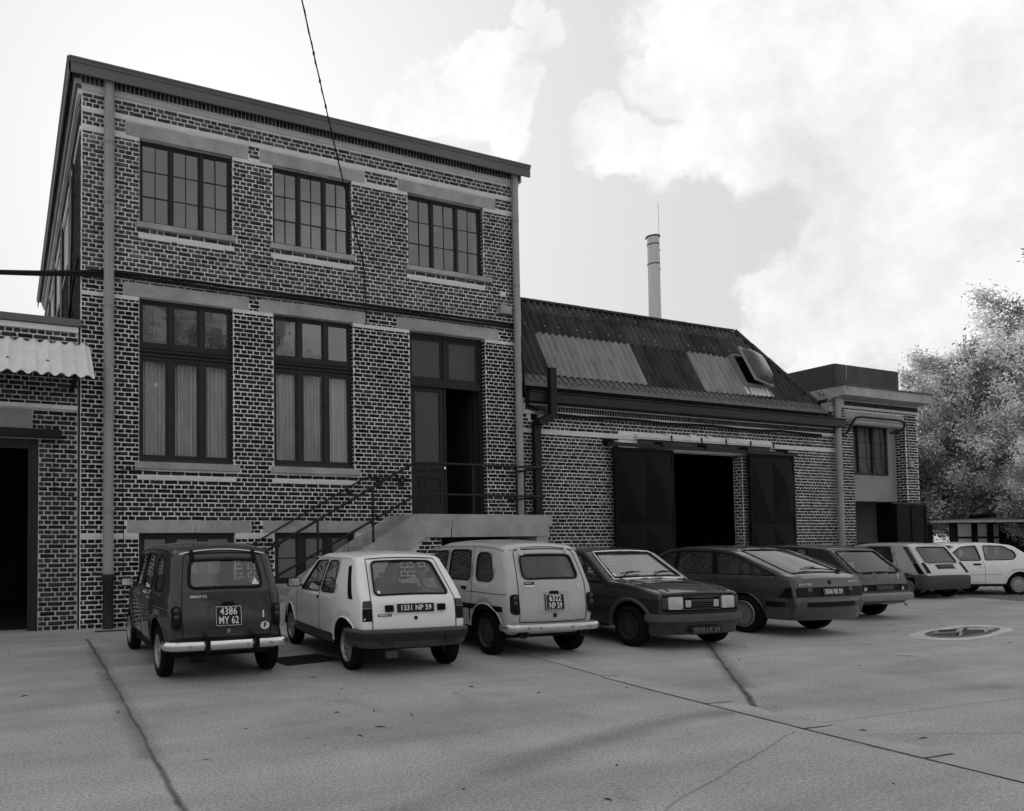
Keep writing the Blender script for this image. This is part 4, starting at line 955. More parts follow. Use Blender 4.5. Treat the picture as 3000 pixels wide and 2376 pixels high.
# ---- concrete staircase
stair=thing('staircase','concrete outside staircase rising to the open entrance door','staircase',(4,-.6,0))
def build_stair():
    L0=-stair.location; zt=2.10; n=13; ris=zt/n; run_=.276; xs=7.62
    for i in range(n-1):
        x1_=xs-i*run_; z=zt-ris*(i+1); mb=MB(); mb.box(x1_-run_-.02,x1_,-1.08,-.13,max(0,z-.20),z); mb.obj('step',MT['concrete'],stair,loc=L0)
    xe=xs-run_*(n-1)
    sl=ris/run_
    for y0,y1 in ((-1.22,-1.08),(-.13,-.012)):
        mb=MB(); mb.prism([(7.618,2.098),(7.60,2.098),(7.50,2.02),(4.12,.04),(4.12,0),(5.22,0),(7.618,1.49)],y0,y1)
        mb.obj('stringer',MT['concrete'],stair,loc=L0)
    mb=MB(); mb.prism([(7.62,1.492),(7.83,1.625),(10.95,1.64),(10.95,1.88),(11.04,1.88),(11.04,zt-.002),(7.62,zt-.002)],-1.22,-.012); mb.obj('landing',MT['concrete'],stair,loc=L0)
    mb=MB(); mb.box(10.62,10.93,-1.20,-.9,0,1.64); mb.box(10.72,10.93,-.9,-.02,0,1.64); mb.obj('landing_pier',MT['concrete'],stair,loc=L0)
    # brick infill under the slope
    mb=MB(); mb.prism([(4.6,0),(8.24,0),(8.24,1.64),(7.82,1.62),(5.22,.0)],-1.12,-1.0); mb.obj('infill_wall',MT['mortar'],stair,loc=L0)
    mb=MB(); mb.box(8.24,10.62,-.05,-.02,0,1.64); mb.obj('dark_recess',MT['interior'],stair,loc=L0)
    lst=[]
    for bx in lay(5.0,8.24,0,1.62,[],phase=8.24-HP*40):
        zl=(bx[0]-bx[2]/2-5.22)*.622 ; 
        if bx[1]+.05<zl: lst.append(bx)
    bricks(stair,'brick',((0,-1.12,0),(1,0,0),(0,-1,0)),lst,lambda x,z:1.15,single=40,hide=lambda x,z:z<1.0)
    # pipe railing
    y=-1.13; top=[(4.20,y,1.02),(4.14,y,1.10),(4.15,y,1.19),(4.24,y,1.28),(7.35,y,2.99),(7.55,y,3.09),(7.68,y,3.13),(7.8,y,3.14),(10.82,y,3.14),(10.90,y+.02,3.14),(10.94,y+.10,3.14),(10.94,-.2,3.14),(10.90,-.06,3.14),(10.8,-.02,3.14)]
    mb=MB(); mb.tube(top,.026,10); rr=mb.obj('railing',MT['rail'],stair,smooth=60,loc=L0)
    mb=MB();     mb.tube([(4.20,y,.66),(4.30,y,.74),(7.62,y,2.46),(7.72,y,2.50),(7.82,y,2.505),(10.85,y,2.505),(10.93,y+.03,2.505),(10.95,y+.12,2.505),(10.95,-.1,2.505),(10.8,-.02,2.505)],.024,10); mb.obj('mid_rail',MT['rail'],rr,smooth=60)
    for x,zb in ((4.26,.08),(5.48,.80),(6.67,1.50),(7.89,2.1),(9.04,2.1),(10.17,2.1)):
        zt2=min(3.13,1.28+(x-4.24)*.550)
        mb=MB(); mb.tube([(x,y,zb-.02),(x,y,zt2)],.024,9); mb.lathe([(.05,0),(.05,.012),(.024,.014)],9,'z',(x,y,max(zb,.001))); mb.obj('post',MT['rail'],rr,smooth=50)
    mb=MB(); mb.tube([(10.94,-.45,2.1),(10.94,-.45,3.14)],.022,9); mb.obj('post',MT['rail'],rr,smooth=50)
    mb=MB(); mb.tube([(4.1,-.06,1.28),(7.0,-.06,2.88),(7.05,-.06,2.905),(7.12,-.06,2.91),(8.05,-.06,2.91)],.017,8); mb.obj('wall_handrail',MT['rail'],stair,smooth=60,loc=L0)
    for x,z in ((5.1,1.55),(6.75,2.62),(7.45,2.85),(8.0,2.85)):
        mb=MB(); mb.tube([(x,-.06,z+.03),(x,-.06,z-.03),(x-.01,-.045,z-.06),(x-.04,-.002,z-.06)],.010,6); mb.box(x-.11,x+.03,-.012,-.001,z-.1,z+.02); mb.obj('rail_bracket',MT['rail'],stair,loc=L0)
build_stair()

# ------------------------------------------------------------------ cables, chimney
def build_cables():
    mb=MB(); rg=random.Random(4)
    for k,(dz,r_) in enumerate(((0,.028),(.045,.018),(.075,.014),(-.035,.012))):
        pts=[(-14,-.12,6.3-dz*.4),(-6,-.12,6.1-dz*.4),(-3,-.12,6.16-dz*.5),(-.13,-.12,6.35-dz*.6),(.5,-.12,6.42-dz*.7),(1.1,-.11,6.51-dz*.8),(1.5,-.08,6.58-dz),(1.9,-.07,6.63-dz)]
        x=2.3
        while x<11.0: pts.append((x,-.06 if abs(x-1.73)>.3 else -.045,6.63-dz+.010*math.sin(x*2.3+k)+(.018 if k==0 else 0))); x+=.45
        pts+= [(11.0,-.06,6.62-dz)]+([(11.2,-.06,6.4),(11.27,-.05,5.9),(11.32,-.06,5.0)] if k<2 else [])
        mb.tube(pts,r_,7)
    props(mb.obj('cable_bundle',MT['cable'],smooth=60),'bundle of black cables running level along the brick wall and out to the left','cable')
    # overhead line coming down to the wall between windows two and three
    end=Vector((7.07,-.08,7.53)); d0=Vector((.3715,.8968,.7498)); st=CAM+d0*9.5; far=CAM+Vector((.355,.8968,.80))*6.0
    P_=[]
    for k in range(41):
        t=k/40; q=st.lerp(end,t)+Vector((0,0,-.42*4*t*(1-t)*.25)); P_.append(q)
    P_=[st+(st-P_[1]).normalized()*k for k in (6,4,2)]+P_
    mb=MB(); mb.tube(P_,.011,6); mb.tube([p+Vector((.012*math.sin(i*1.9),0,.012*math.cos(i*1.9))) for i,p in enumerate(P_)],.007,5)
    for i in range(5,40,3): mb.lathe([(.0,-.02),(.018,-.02),(.018,.02),(0,.02)],6,'z',tuple(P_[i+3]))
    props(mb.obj('overhead_wire',MT['cable'],smooth=60),'thin twisted wire coming down from the sky to the wall beside the middle upper window','wire')
    mb=MB(); mb.tube([end,(7.09,-.03,7.5),(7.12,-.012,7.4),(7.12,-.012,7.1),(7.14,-.012,6.7),(7.15,-.012,6.3),(7.1,-.012,6.22)],.009,6); mb.lathe([(0,-.03),(.03,-.02),(.03,.02),(0,.03)],8,'z',(7.07,-.05,7.53)); props(mb.obj('service_wire',MT['cable']),'thin black wire hanging down the brickwork from a hook to the middle lintel','wire')
    mb=MB(); mb.tube([(1.3,-.01,3.0),(2.0,-.012,2.95),(2.02,-.012,2.2),(2.04,-.012,.1)],.006,5); mb.tube([(2.0,-.012,2.93),(4.4,-.012,2.86),(7.0,-.012,2.90),(7.9,-.012,3.0)],.006,5); props(mb.obj('wall_wire',MT['cable']),'thin dark wire tacked to the brick wall below the tall ground floor windows','wire')
    mb=MB(); mb.tube([(1.19,1.2,9.2),(1.19,1.4,7.8),(1.19,1.7,7.0),(1.19,2.2,5.6)],.02,6); mb.tube([(1.2,.1,6.9),(1.17,1.0,6.6),(1.15,3.6,5.6)],.022,6); props(mb.obj('side_cable',MT['cable']),'black cables dropping down the shaded left side of the tall building','cable')
build_cables()
chim=thing('factory_chimney','slender pale metal chimney stack rising behind the corrugated roof','chimney',(29.25,12.0,0))
def build_chimney():
    H=16.45; r_=.285
    mb=MB(); mb.lathe([(r_*1.06,0),(r_*1.02,8),(r_,H)],28,'z'); mb.obj('shaft',MT['chimney'],chim,smooth=50)
    for z,k in ((H-.02,1.19),(H-.42,1.05),(H-1.4,1.05),(H-6.6,1.16)):
        mb=MB(); mb.lathe([(r_*.98,-.025),(r_*k,-.022),(r_*k,.022),(r_*.98,.025)],28,'z',(0,0,z)); mb.obj('steel_band',MT['castiron'],chim,smooth=40)
    mb=MB(); mb.tube([(r_*1.12,-.1,H-1.9),(r_*1.1,-.1,H+1.75)],.009,6); 
    for z in (H-.65,H-1.6): mb.box(r_*.95,r_*1.2,-.13,-.07,z-.03,z+.03)
    mb.obj('lightning_rod',MT['castiron'],chim)
    for a,l in (((-9,1.5,-1.3),1),((-5,-3,-7),1),((13,-2,-6.5),1)):
        s=Vector(a).normalized()*r_*1.15; mb=MB(); mb.tube([(s.x,s.y,H-6.6),(a[0],a[1],H-6.6+a[2])],.012,5); mb.obj('guy_wire',MT['chimney'],chim)
build_chimney()

# ------------------------------------------------------------------ trees
def leafmat(name,base):
    m=bpy.data.materials.new(name); m.use_nodes=True; nt=m.node_tree; N=nt.nodes; L=nt.links; N.clear()
    out=N.new('ShaderNodeOutputMaterial'); at=N.new('ShaderNodeAttribute'); at.attribute_name='tone'
    mu=N.new('ShaderNodeMath'); mu.operation='MULTIPLY'; mu.inputs[1].default_value=base; L.new(at.outputs['Fac'],mu.inputs[0])
    cb=N.new('ShaderNodeCombineColor'); 
    for i in range(3): L.new(mu.outputs[0],cb.inputs[i])
    d=N.new('ShaderNodeBsdfDiffuse'); t=N.new('ShaderNodeBsdfTranslucent'); L.new(cb.outputs[0],d.inputs[0]); L.new(cb.outputs[0],t.inputs[0])
    g=N.new('ShaderNodeBsdfGlossy'); g.inputs['Roughness'].default_value=.35; g.inputs[0].default_value=(.6,.6,.6,1)
    a=N.new('ShaderNodeMixShader'); a.inputs[0].default_value=.32; L.new(d.outputs[0],a.inputs[1]); L.new(t.outputs[0],a.inputs[2])
    b=N.new('ShaderNodeMixShader'); b.inputs[0].default_value=.10; L.new(a.outputs[0],b.inputs[1]); L.new(g.outputs[0],b.inputs[2]); L.new(b.outputs[0],out.inputs[0]); return m
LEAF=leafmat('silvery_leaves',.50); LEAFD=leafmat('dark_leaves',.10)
def tree_meshes(seed,H,spread,nleaf,mt,upsweep=.75,leaf=.13,low=.12,name='crown'):
    rg=np.random.default_rng(seed); mbt=MB(); L1=[]
    n=14; pts=[]; x=y=0
    for k in range(n+1):
        t=k/n; x+=rg.normal(0,.05); y+=rg.normal(0,.05); pts.append((x,y,t*H*.96))
    mbt.tube(pts,[max(.02,.022*H*(1-.93*k/n)) for k in range(n+1)],8)
    cl=[]
    for i in range(int(46+H*3)):
        t=rg.uniform(low,.97)**.9; k=t*n; i0=min(int(k),n-1); base=np.array(pts[i0])*(1-(k-i0))+np.array(pts[i0+1])*(k-i0)
        a=rg.uniform(0,2*PI); prof=math.sin(min(1,(1-t)*1.15+.1)*PI*.62)**.9
        ln=spread*prof*rg.uniform(.55,1.15)+.4
        d=np.array([math.cos(a),math.sin(a),upsweep*rg.uniform(.6,1.3)]); d/=np.linalg.norm(d)
        p=base.copy(); path=[tuple(p)]
        for s_ in range(6): p=p+d*ln/6; d=d+np.array([rg.normal(0,.1),rg.normal(0,.1),.08]); d/=np.linalg.norm(d); path.append(tuple(p)); cl.append((p.copy(),.22+.5*ln/spread*.5,s_))
        mbt.tube(path,[.010*H*.12*(1-.13*q)*3.2+.006 for q in range(7)],5)
    cl=[c for c in cl if c[2]>0]
    w=np.array([c[1]**1.5*(1+.35*c[2]) for c in cl]); w/=w.sum(); idx=rg.choice(len(cl),nleaf,p=w)
    C0=np.array([c[0] for c in cl])[idx]; S=np.array([c[1] for c in cl])[idx][:,None]
    pos=C0+rg.normal(0,1,(nleaf,3))*S*np.array([.5,.5,.6])
    ct=(rg.uniform(.25,1.0,len(cl))**1.3*1.9)[idx]
    n1=rg.normal(0,1,(nleaf,3)); n1/=np.linalg.norm(n1,axis=1)[:,None]; n2=np.cross(n1,rg.normal(0,1,(nleaf,3))); n2/=np.linalg.norm(n2,axis=1)[:,None]
    sz=leaf*rg.uniform(.6,1.4,(nleaf,1))
    V=np.stack([pos-n1*sz,pos+n2*sz*.42,pos+n1*sz,pos-n2*sz*.42],1).reshape(-1,3)
    V=V[:]; F=np.arange(nleaf*4).reshape(-1,4); tone=np.repeat(ct*rg.uniform(.6,1.5,nleaf),4)
    return mbt.mesh('trunk',MT['bark'],60),npmesh('crown',V,[F],mt,tone)
TM=dict(a=tree_meshes(11,12.5,4.2,125000,LEAF,leaf=.068,low=.1),b=tree_meshes(12,10.5,3.7,80000,LEAF,leaf=.068,low=.1),c=tree_meshes(13,9,3.8,60000,LEAFD,leaf=.09,low=.04,upsweep=.5))
def tree(kind,x,y,s,rz,label,group='trees round the yard',sz=1.):
    t=thing('tree',label,'tree',(x,y,-.05),rz,group); t.scale=(s,s,s*sz)
    link('trunk',TM[kind][0],t); link('crown',TM[kind][1],t); return t
tree('a',42.5,1.6,1.12,.3,'tall silvery tree at the far right edge, the highest of the row')
tree('a',44.0,3.0,.98,1.7,'broad silvery tree crowding the tallest one from the left')
tree('b',39.5,4.9,.92,2.1,'pale leafy tree standing between the end building and the tallest tree')
tree('b',47.0,8.2,1.04,4.1,'slender tree with a feathery top just right of the roof tank')
tree('a',45.5,4.4,.84,5.0,'bushy silvery tree left of the tallest tree, behind its neighbours')
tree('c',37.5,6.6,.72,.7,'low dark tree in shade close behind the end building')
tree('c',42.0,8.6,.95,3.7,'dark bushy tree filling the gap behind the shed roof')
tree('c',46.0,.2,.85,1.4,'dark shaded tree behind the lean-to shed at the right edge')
tree('b',38.6,1.2,.62,1.0,'short pale tree with a bare lower stem above the shed roof')
tree('a',9,-31,1.5,2.0,'tall tree across the yard, mirrored dark in the left ground floor window'); tree('a',17,-33,1.35,4.0,'tall tree across the yard, mirrored in the second ground floor window')
# ------------------------------------------------------------------ shed at the right
shed=thing('open_shed','low open shed with pale corrugated plastic side at the right edge','shed',(37,1,0))
def build_shed():
    SHT=leafmat('backlit_sheet',1.0)
    for n_ in SHT.node_tree.nodes:
        if n_.type=='MATH': n_.operation='ADD'; n_.inputs[1].default_value=.7
    L0=-shed.location; y0=3.0; x0,x1=35.0,38.4
    mb=MB()
    for x in (34.75,x0-.05,36.35,37.5,38.3): mb.box(x,x+.14,y0-.06,y0+.06,0,2.18)
    for z in (1.5,2.1): mb.box(x0-.2,x1+.1,y0-.03,y0+.05,z,z+.08)
    mb.obj('timber_frame',MT['shed_post'],shed,loc=L0)
    for i,(a,b) in enumerate(((35.1,36.3),(36.4,37.45),(37.55,38.3))):
        for za,zb in ((0.5,1.5),(1.58,2.1)):
            corr(a,b,(0,y0+.08,zb),(0,y0+.0801,za),.09,.012,.003,SHT,'plastic_sheet',shed,L0)
    mb=MB(); mb.box(38.5,60,y0+1,y0+1.1,0,2.5); mb.box(32.6,34.7,y0+.6,y0+.7,0,2.1); mb.obj('rear_boards',MT['shed_post'],shed,loc=L0)
    mb=MB(); mb.add([(34.2,3.4,2.2),(37.0,-1.6,2.16),(47,-2.4,3.15),(47,6,2.9),(36,6.4,2.25)],[(0,1,2,3,4)]); mb.add([(34.2,3.4,2.14),(37.0,-1.6,2.08),(47,-2.4,3.0),(47,6,2.8),(36,6.4,2.2)],[(4,3,2,1,0)]); mb.add([(34.2,3.4,2.2),(37.0,-1.6,2.16),(47,-2.4,3.15),(34.2,3.4,2.14),(37.0,-1.6,2.08),(47,-2.4,3.0)],[(0,3,4,1),(1,4,5,2)]); mb.obj('shed_roof',MT['shedroof'],shed,loc=L0)
build_shed()
def chair_build():
    c=thing('garden_chair','white plastic garden chair standing far off, seen through the white car','chair',(30.5,-1.2,0),R(200))
    mb=MB(); mb.box(-.24,.24,-.24,.24,.42,.45); mb.obj('seat',MT['sticker'],c)
    mb=MB(); mb.box(-.24,.24,.2,.24,.45,.95); mb.obj('backrest',MT['sticker'],c)
    me=MB().box(-.02,.02,-.02,.02,0,.42).mesh('leg',MT['sticker'])
    for x in (-.21,.21):
        for y in (-.21,.21): link('leg',me,c,loc=(x,y,0))
chair_build()

# ------------------------------------------------------------------ cars
def pip(poly,x,y):
    """vectorised point in polygon"""
    inside=np.zeros(len(x),bool); n=len(poly); j=n-1
    for i in range(n):
        xi,yi=poly[i]; xj,yj=poly[j]
        if yi!=yj:
            c=((yi>y)!=(yj>y))&(x<(xj-xi)*(y-yi)/(yj-yi)+xi); inside^=c
        j=i
    return inside
def cdt(outer,holes,step,extra=None):
    """triangulate a region with holes; returns 2D points and triangles"""
    vs=[];es=[]
    def dens(p):
        out=[]
        n=len(p)
        for i in range(n):
            a=np.array(p[i]);b=np.array(p[(i+1)%n]); k=max(1,int(np.linalg.norm(b-a)/(step*1.2)))
            for q in range(k): out.append(a+(b-a)*q/k)
        return out
    for ring,d in [(outer,False)]+[(h,True) for h in holes]:
        r_=dens(ring) if d else [np.array(q) for q in ring]; b=len(vs); n=len(r_); vs+=r_; es+=[(b+i,b+(i+1)%n) for i in range(n)]
    O=np.array(outer); x0,z0=O.min(0); x1,z1=O.max(0)
    gx,gz=np.meshgrid(np.arange(x0+step/2,x1,step),np.arange(z0+step/2,z1,step)); gx=gx.ravel();gz=gz.ravel()
    k=pip(outer,gx,gz)
    for h in holes: k&=~pip(h,gx,gz)
    B=np.array(vs); g=np.stack([gx[k],gz[k]],1)
    if len(g):
        d=np.min(((g[:,None,:]-B[None,:,:])**2).sum(2),1); g=g[d>(step*.35)**2]
        vs+=list(g)
    r_=delaunay_2d_cdt([Vector(v) for v in vs],es,[],0,1e-6)
    V=np.array([tuple(v) for v in r_[0]]); T=np.array([f for f in r_[2] if len(f)==3])
    c=V[T].mean(1); keep=pip(outer,c[:,0],c[:,1])
    for h in holes: keep&=~pip(h,c[:,0],c[:,1])
    return V,T[keep]
def fillet(pts,closed=True,n=4):
    """pts: (x,z,r) -> rounded polyline"""
    out=[]; m_=len(pts)
    for i in range(m_):
        p=np.array(pts[i][:2],float); r_=pts[i][2] if len(pts[i])>2 else 0
        if (not closed and i in (0,m_-1)) or r_<=0: out.append(p); continue
        a=np.array(pts[i-1][:2],float); b=np.array(pts[(i+1)%m_][:2],float)
        u=(a-p); lu=np.linalg.norm(u); u/=lu; v=(b-p); lv=np.linalg.norm(v); v/=lv
        t=min(r_,lu*.48,lv*.48)
        for k in range(n+1):
            s=k/n; q=p+u*t*(1-s)**2+v*t*s**2; out.append(q)
    return out
def rp(pts,r_,n=4): return [tuple(q) for q in fillet([(a,b,r_) for a,b in pts],True,n)]
class Car:
    def __init__(s,name,label,loc,heading,paint_,prof,Wm,sec,plan,r=.06,crown=.03,group='cars parked along the brick buildings'):
        s.e=thing(name,label,'car',loc,PI/2-heading,group); s.paint=paint_; s.Wm=Wm; s.crown=crown
        # resample the profile
        P=fillet(prof,False,6); Q=[P[0]]
        for a,b in zip(P[:-1],P[1:]):
            k=max(1,int(np.linalg.norm(b-a)/.07)); Q+=[a+(b-a)*(i+1)/k for i in range(k)]
        s.P=np.array(Q); d=np.linalg.norm(np.diff(s.P,axis=0),axis=1); s.S=np.concatenate([[0],np.cumsum(d)])
        t=np.gradient(s.P,axis=0); t/=np.linalg.norm(t,axis=1)[:,None]; s.N=np.stack([-t[:,1],t[:,0]],1)   # left of travel = outward for a rear-up-over-front path
        s.sec=np.array(sec); s.plan=np.array(plan); s.r=r
        s.itop=int(np.argmax(s.P[:,1]))
        s.x0=s.P[:,0].min(); s.x1=s.P[:,0].max()
    def sm(s,tab,v):
        x=tab[:,0]; y=tab[:,1]; v=np.clip(v,x[0],x[-1]); i=np.clip(np.searchsorted(x,v)-1,0,len(x)-2); h=x[i+1]-x[i]; t=(v-x[i])/h
        m_=np.gradient(y,x); return (2*t**3-3*t**2+1)*y[i]+(t**3-2*t**2+t)*h*m_[i]+(-2*t**3+3*t**2)*y[i+1]+(t**3-t**2)*h*m_[i+1]
    def W(s,x,z): return s.Wm*s.sm(s.sec,np.asarray(z,float))*s.sm(s.plan,np.asarray(x,float))
    def endS(s,z,which):
        if which=='rear': z_=s.P[:s.itop+1,1]; s_=s.S[:s.itop+1]; return np.interp(z,np.maximum.accumulate(z_),s_)
        z_=s.P[s.itop:,1][::-1]; s_=s.S[s.itop:][::-1]; return np.interp(z,np.maximum.accumulate(z_),s_)
    def at(s,sv):
        x=np.interp(sv,s.S,s.P[:,0]); z=np.interp(sv,s.S,s.P[:,1]); nx=np.interp(sv,s.S,s.N[:,0]); nz=np.interp(sv,s.S,s.N[:,1]); return x,z,nx,nz
    def endpt(s,sv,y,off=0.):
        sv=np.asarray(sv,float); y=np.asarray(y,float); x,z,nx,nz=s.at(sv); Wr=s.W(x,z)-s.r
        q=np.clip(np.abs(y)/Wr,0,1); c=s.crown*(1-q**2); ov=np.clip(np.abs(y)-Wr,0,s.r*.98); drop=s.r-np.sqrt(np.maximum(s.r**2-ov**2,0))
        k=c-drop+off; return np.stack([x+nx*k,y,z+nz*k],-1)
    def sidept(s,x,z,sg=1,off=0.):
        x=np.asarray(x,float); z=np.asarray(z,float); return np.stack([x,sg*(s.W(x,z)+off),z],-1)
    def body(s,side_holes,rear_holes=(),front_holes=(),arches=(),name='body'):
        P,Nn,S_=s.P,s.N,s.S; n=len(P); K=5; Vs=[];Fs=[]; base=0
        Wp=s.W(P[:,0],P[:,1])
        # quarter-round edge rings, both sides
        ring=[]
        for k in range(K+1):
            th=k/K*PI/2; pos=P-Nn*s.r*(1-math.cos(th)); w=s.W(pos[:,0],pos[:,1]) if k else Wp; y=w-s.r*(1-math.sin(th)); ring.append(np.stack([pos[:,0],y,pos[:,1]],1))
        for sg in (1,-1):
            for k in range(K+1): q=ring[k].copy(); q[:,1]*=sg; Vs.append(q)
            for k in range(K):
                for i in range(n-1):
                    a=base+k*n+i; f=(a,a+1,a+n+1,a+n); Fs.append(f if sg<0 else f[::-1])
            base+=(K+1)*n
        inner=P-Nn*s.r
        tri=[]
        outer=[tuple(q) for q in inner]
        # side panels
        ah=[]
        for (cx,cz,ra,fl) in arches:
            ah.append([(cx+ra*math.cos(a),cz+ra*math.sin(a)*fl) for a in np.linspace(-.9,PI+.9,30)])
        V,T=cdt(outer,list(side_holes)+ah,.10)
        for sg in (1,-1):
            q=s.sidept(V[:,0],V[:,1],sg); Vs.append(q); tri.append((T if sg<0 else T[:,::-1])+base); base+=len(V)
        # centre strip
        Wr=Wp-s.r; Wn=Wr.mean()
        outer=[(S_[i],-Wn) for i in range(n)]+[(S_[i],Wn) for i in range(n-1,-1,-1)]
        hs=[]
        for which,hl in (('rear',rear_holes),('front',front_holes)):
            for h in hl:
                m_=[]
                for i in range(len(h)):
                    a=np.array(h[i]);b=np.array(h[(i+1)%len(h)]); k=max(1,int(np.linalg.norm(b-a)/.08))
                    for q in range(k):
                        y,z=a+(b-a)*q/k; sv=float(s.endS(z,which)); x_,z_,_,_=s.at(sv); m_.append((sv,y/(float(s.W(x_,z_))-s.r)*Wn))
                hs.append(m_)
        V,T=cdt(outer,hs,.11)
        x_,z_,_,_=s.at(V[:,0]); y=V[:,1]/Wn*(s.W(x_,z_)-s.r); Vs.append(s.endpt(V[:,0],y)); tri.append(T+base); base+=len(V)
        V=np.concatenate(Vs); me=npmesh(name,V,[np.array(Fs)]+tri,s.paint)
        bm=bmesh.new(); bm.from_mesh(me); bmesh.ops.remove_doubles(bm,verts=bm.verts,dist=.0012); bmesh.ops.recalc_face_normals(bm,faces=bm.faces); bm.to_mesh(me); bm.free()
        me.shade_smooth(); me.set_sharp_from_angle(angle=R(34)); s.holes=side_holes
        o=link(name,me,s.e)
        sd=o.modifiers.new('skin','SOLIDIFY'); sd.thickness=.006; sd.offset=-1
        return o
    def patch(s,name,poly,mt,where='side',sg=1,off=.0,thick=.004,step=.08,parent=None,r=None,smooth=34):
        """piece laid on the body surface: cap at off, skirt going thick inwards"""
        if r: poly=rp(poly,r)
        d=[]
        for i in range(len(poly)):
            a=np.array(poly[i],float);b=np.array(poly[(i+1)%len(poly)],float); k=max(1,int(np.linalg.norm(b-a)/step))
            d+=[tuple(a+(b-a)*q/k) for q in range(k)]
        V,T=cdt(d,[],step)
        def f(V,o_):
            if where=='side': return s.sidept(V[:,0],V[:,1],sg,o_)
            return s.endpt(s.endS(V[:,1],where),V[:,0],o_)
        A=f(V,off); D=np.array(d); B1=f(D,off); B2=f(D,off-thick); n=len(D); b=len(A)
        Q=np.array([(b+i,b+(i+1)%n,b+n+(i+1)%n,b+n+i) for i in range(n)])
        me=npmesh(name,np.concatenate([A,B1,B2]),[T,Q],mt)
        bm=bmesh.new(); bm.from_mesh(me); bmesh.ops.remove_doubles(bm,verts=bm.verts,dist=.0004); bmesh.ops.recalc_face_normals(bm,faces=bm.faces); bm.to_mesh(me); bm.free()
        me.shade_smooth(); me.set_sharp_from_angle(angle=R(smooth)); return link(name,me,parent or s.e)
    def pane(s,poly,mt,where='side',sg=1,name='window',off=-.012,r=None):
        if r: poly=rp(poly,r)
        V,T=cdt(poly,[],.08)
        A=s.sidept(V[:,0],V[:,1],sg,off) if where=='side' else s.endpt(s.endS(V[:,1],where),V[:,0],off)
        e=.01      # exact surface normals, so that reflections stay calm
        if where=='side':
            gx=(s.W(V[:,0]+e,V[:,1])-s.W(V[:,0]-e,V[:,1]))/(2*e); gz=(s.W(V[:,0],V[:,1]+e)-s.W(V[:,0],V[:,1]-e))/(2*e); nn=np.stack([-gx*.5,np.full(len(V),float(sg)),-gz],1)
        else:
            sv=s.endS(V[:,1],where); a0=float(s.endS(V[:,1].min(),where)); a1=float(s.endS(V[:,1].max(),where)); _,_,nx,nz=s.at((a0+a1)/2); x_,z_,_,_=s.at(sv); ky=2*s.crown*V[:,0]/(s.W(x_,z_)-s.r)**2
            nn=np.stack([np.full(len(V),float(nx)),ky,np.full(len(V),float(nz))],1)
        nn/=np.linalg.norm(nn,axis=1)[:,None]
        g=np.cross(A[T[:,1]]-A[T[:,0]],A[T[:,2]]-A[T[:,0]]); fl=(g*nn[T[:,0]]).sum(1)<0; T=T.copy(); T[fl]=T[fl][:,::-1]
        me=npmesh(name,A,[T],mt); me.shade_smooth()
        if len(me.vertices)==len(nn): me.normals_split_custom_set_from_vertices([tuple(q) for q in nn])
        return link(name,me,s.e)
    def line(s,pts,rad,mt,name,where='side',sg=1,off=0.,closed=False,parent=None,n=6,step=.05):
        d=[]; m_=len(pts)
        for i in range(m_ if closed else m_-1):
            a=np.array(pts[i],float);b=np.array(pts[(i+1)%m_],float); k=max(1,int(np.linalg.norm(b-a)/step)); d+=[a+(b-a)*q/k for q in range(k)]
        if not closed: d.append(np.array(pts[-1],float))
        d=np.array(d); A=s.sidept(d[:,0],d[:,1],sg,off) if where=='side' else s.endpt(s.endS(d[:,1],where),d[:,0],off)
        mb=MB(); mb.tube([tuple(q) for q in A],rad,n,closed=closed); return mb.obj(name,mt,parent or s.e,smooth=60)
    def windows(s,sides,rear=None,front=None,gm=None,seal=.011,r=.05,sealmat=None,rearseal=None):
        gm=gm or G_CAR; sealmat=sealmat or MT['seal']
        for poly in sides:
            for sg in (1,-1):
                w=s.pane(poly,gm,'side',sg,'side_window'); s.line(poly,seal,sealmat,'window_seal','side',sg,closed=True,parent=w)
        if rear: w=s.pane(rear,gm,'rear',1,'rear_window'); s.line(rear,rearseal or seal*1.5,sealmat,'window_seal','rear',closed=True,parent=w)
        if front: w=s.pane(front,gm,'front',1,'windscreen'); s.line(front,rearseal or seal*1.5,sealmat,'window_seal','front',closed=True,parent=w)
    def sweep(s,name,path,section,mt,parent=None,smooth=34):
        """path: plan points (x,y); section: (outward, z) polygon"""
        P=[Vector((a,b,0)) for a,b in path]; V=[];F=[]; n=len(section); k=len(P)
        for i,p in enumerate(P):
            t=(P[min(i+1,k-1)]-P[max(i-1,0)]).normalized(); nrm=Vector((t.y,-t.x,0))
            for o_,z in section: q=p+nrm*o_; V.append((q.x,q.y,z))
        for i in range(k-1):
            for j in range(n): F.append((i*n+j,i*n+(j+1)%n,(i+1)*n+(j+1)%n,(i+1)*n+j))
        F+=[tuple(range(n-1,-1,-1)),tuple((k-1)*n+j for j in range(n))]
        mb=MB(); mb.add(V,F); return mb.obj(name,mt,parent or s.e,smooth=smooth)
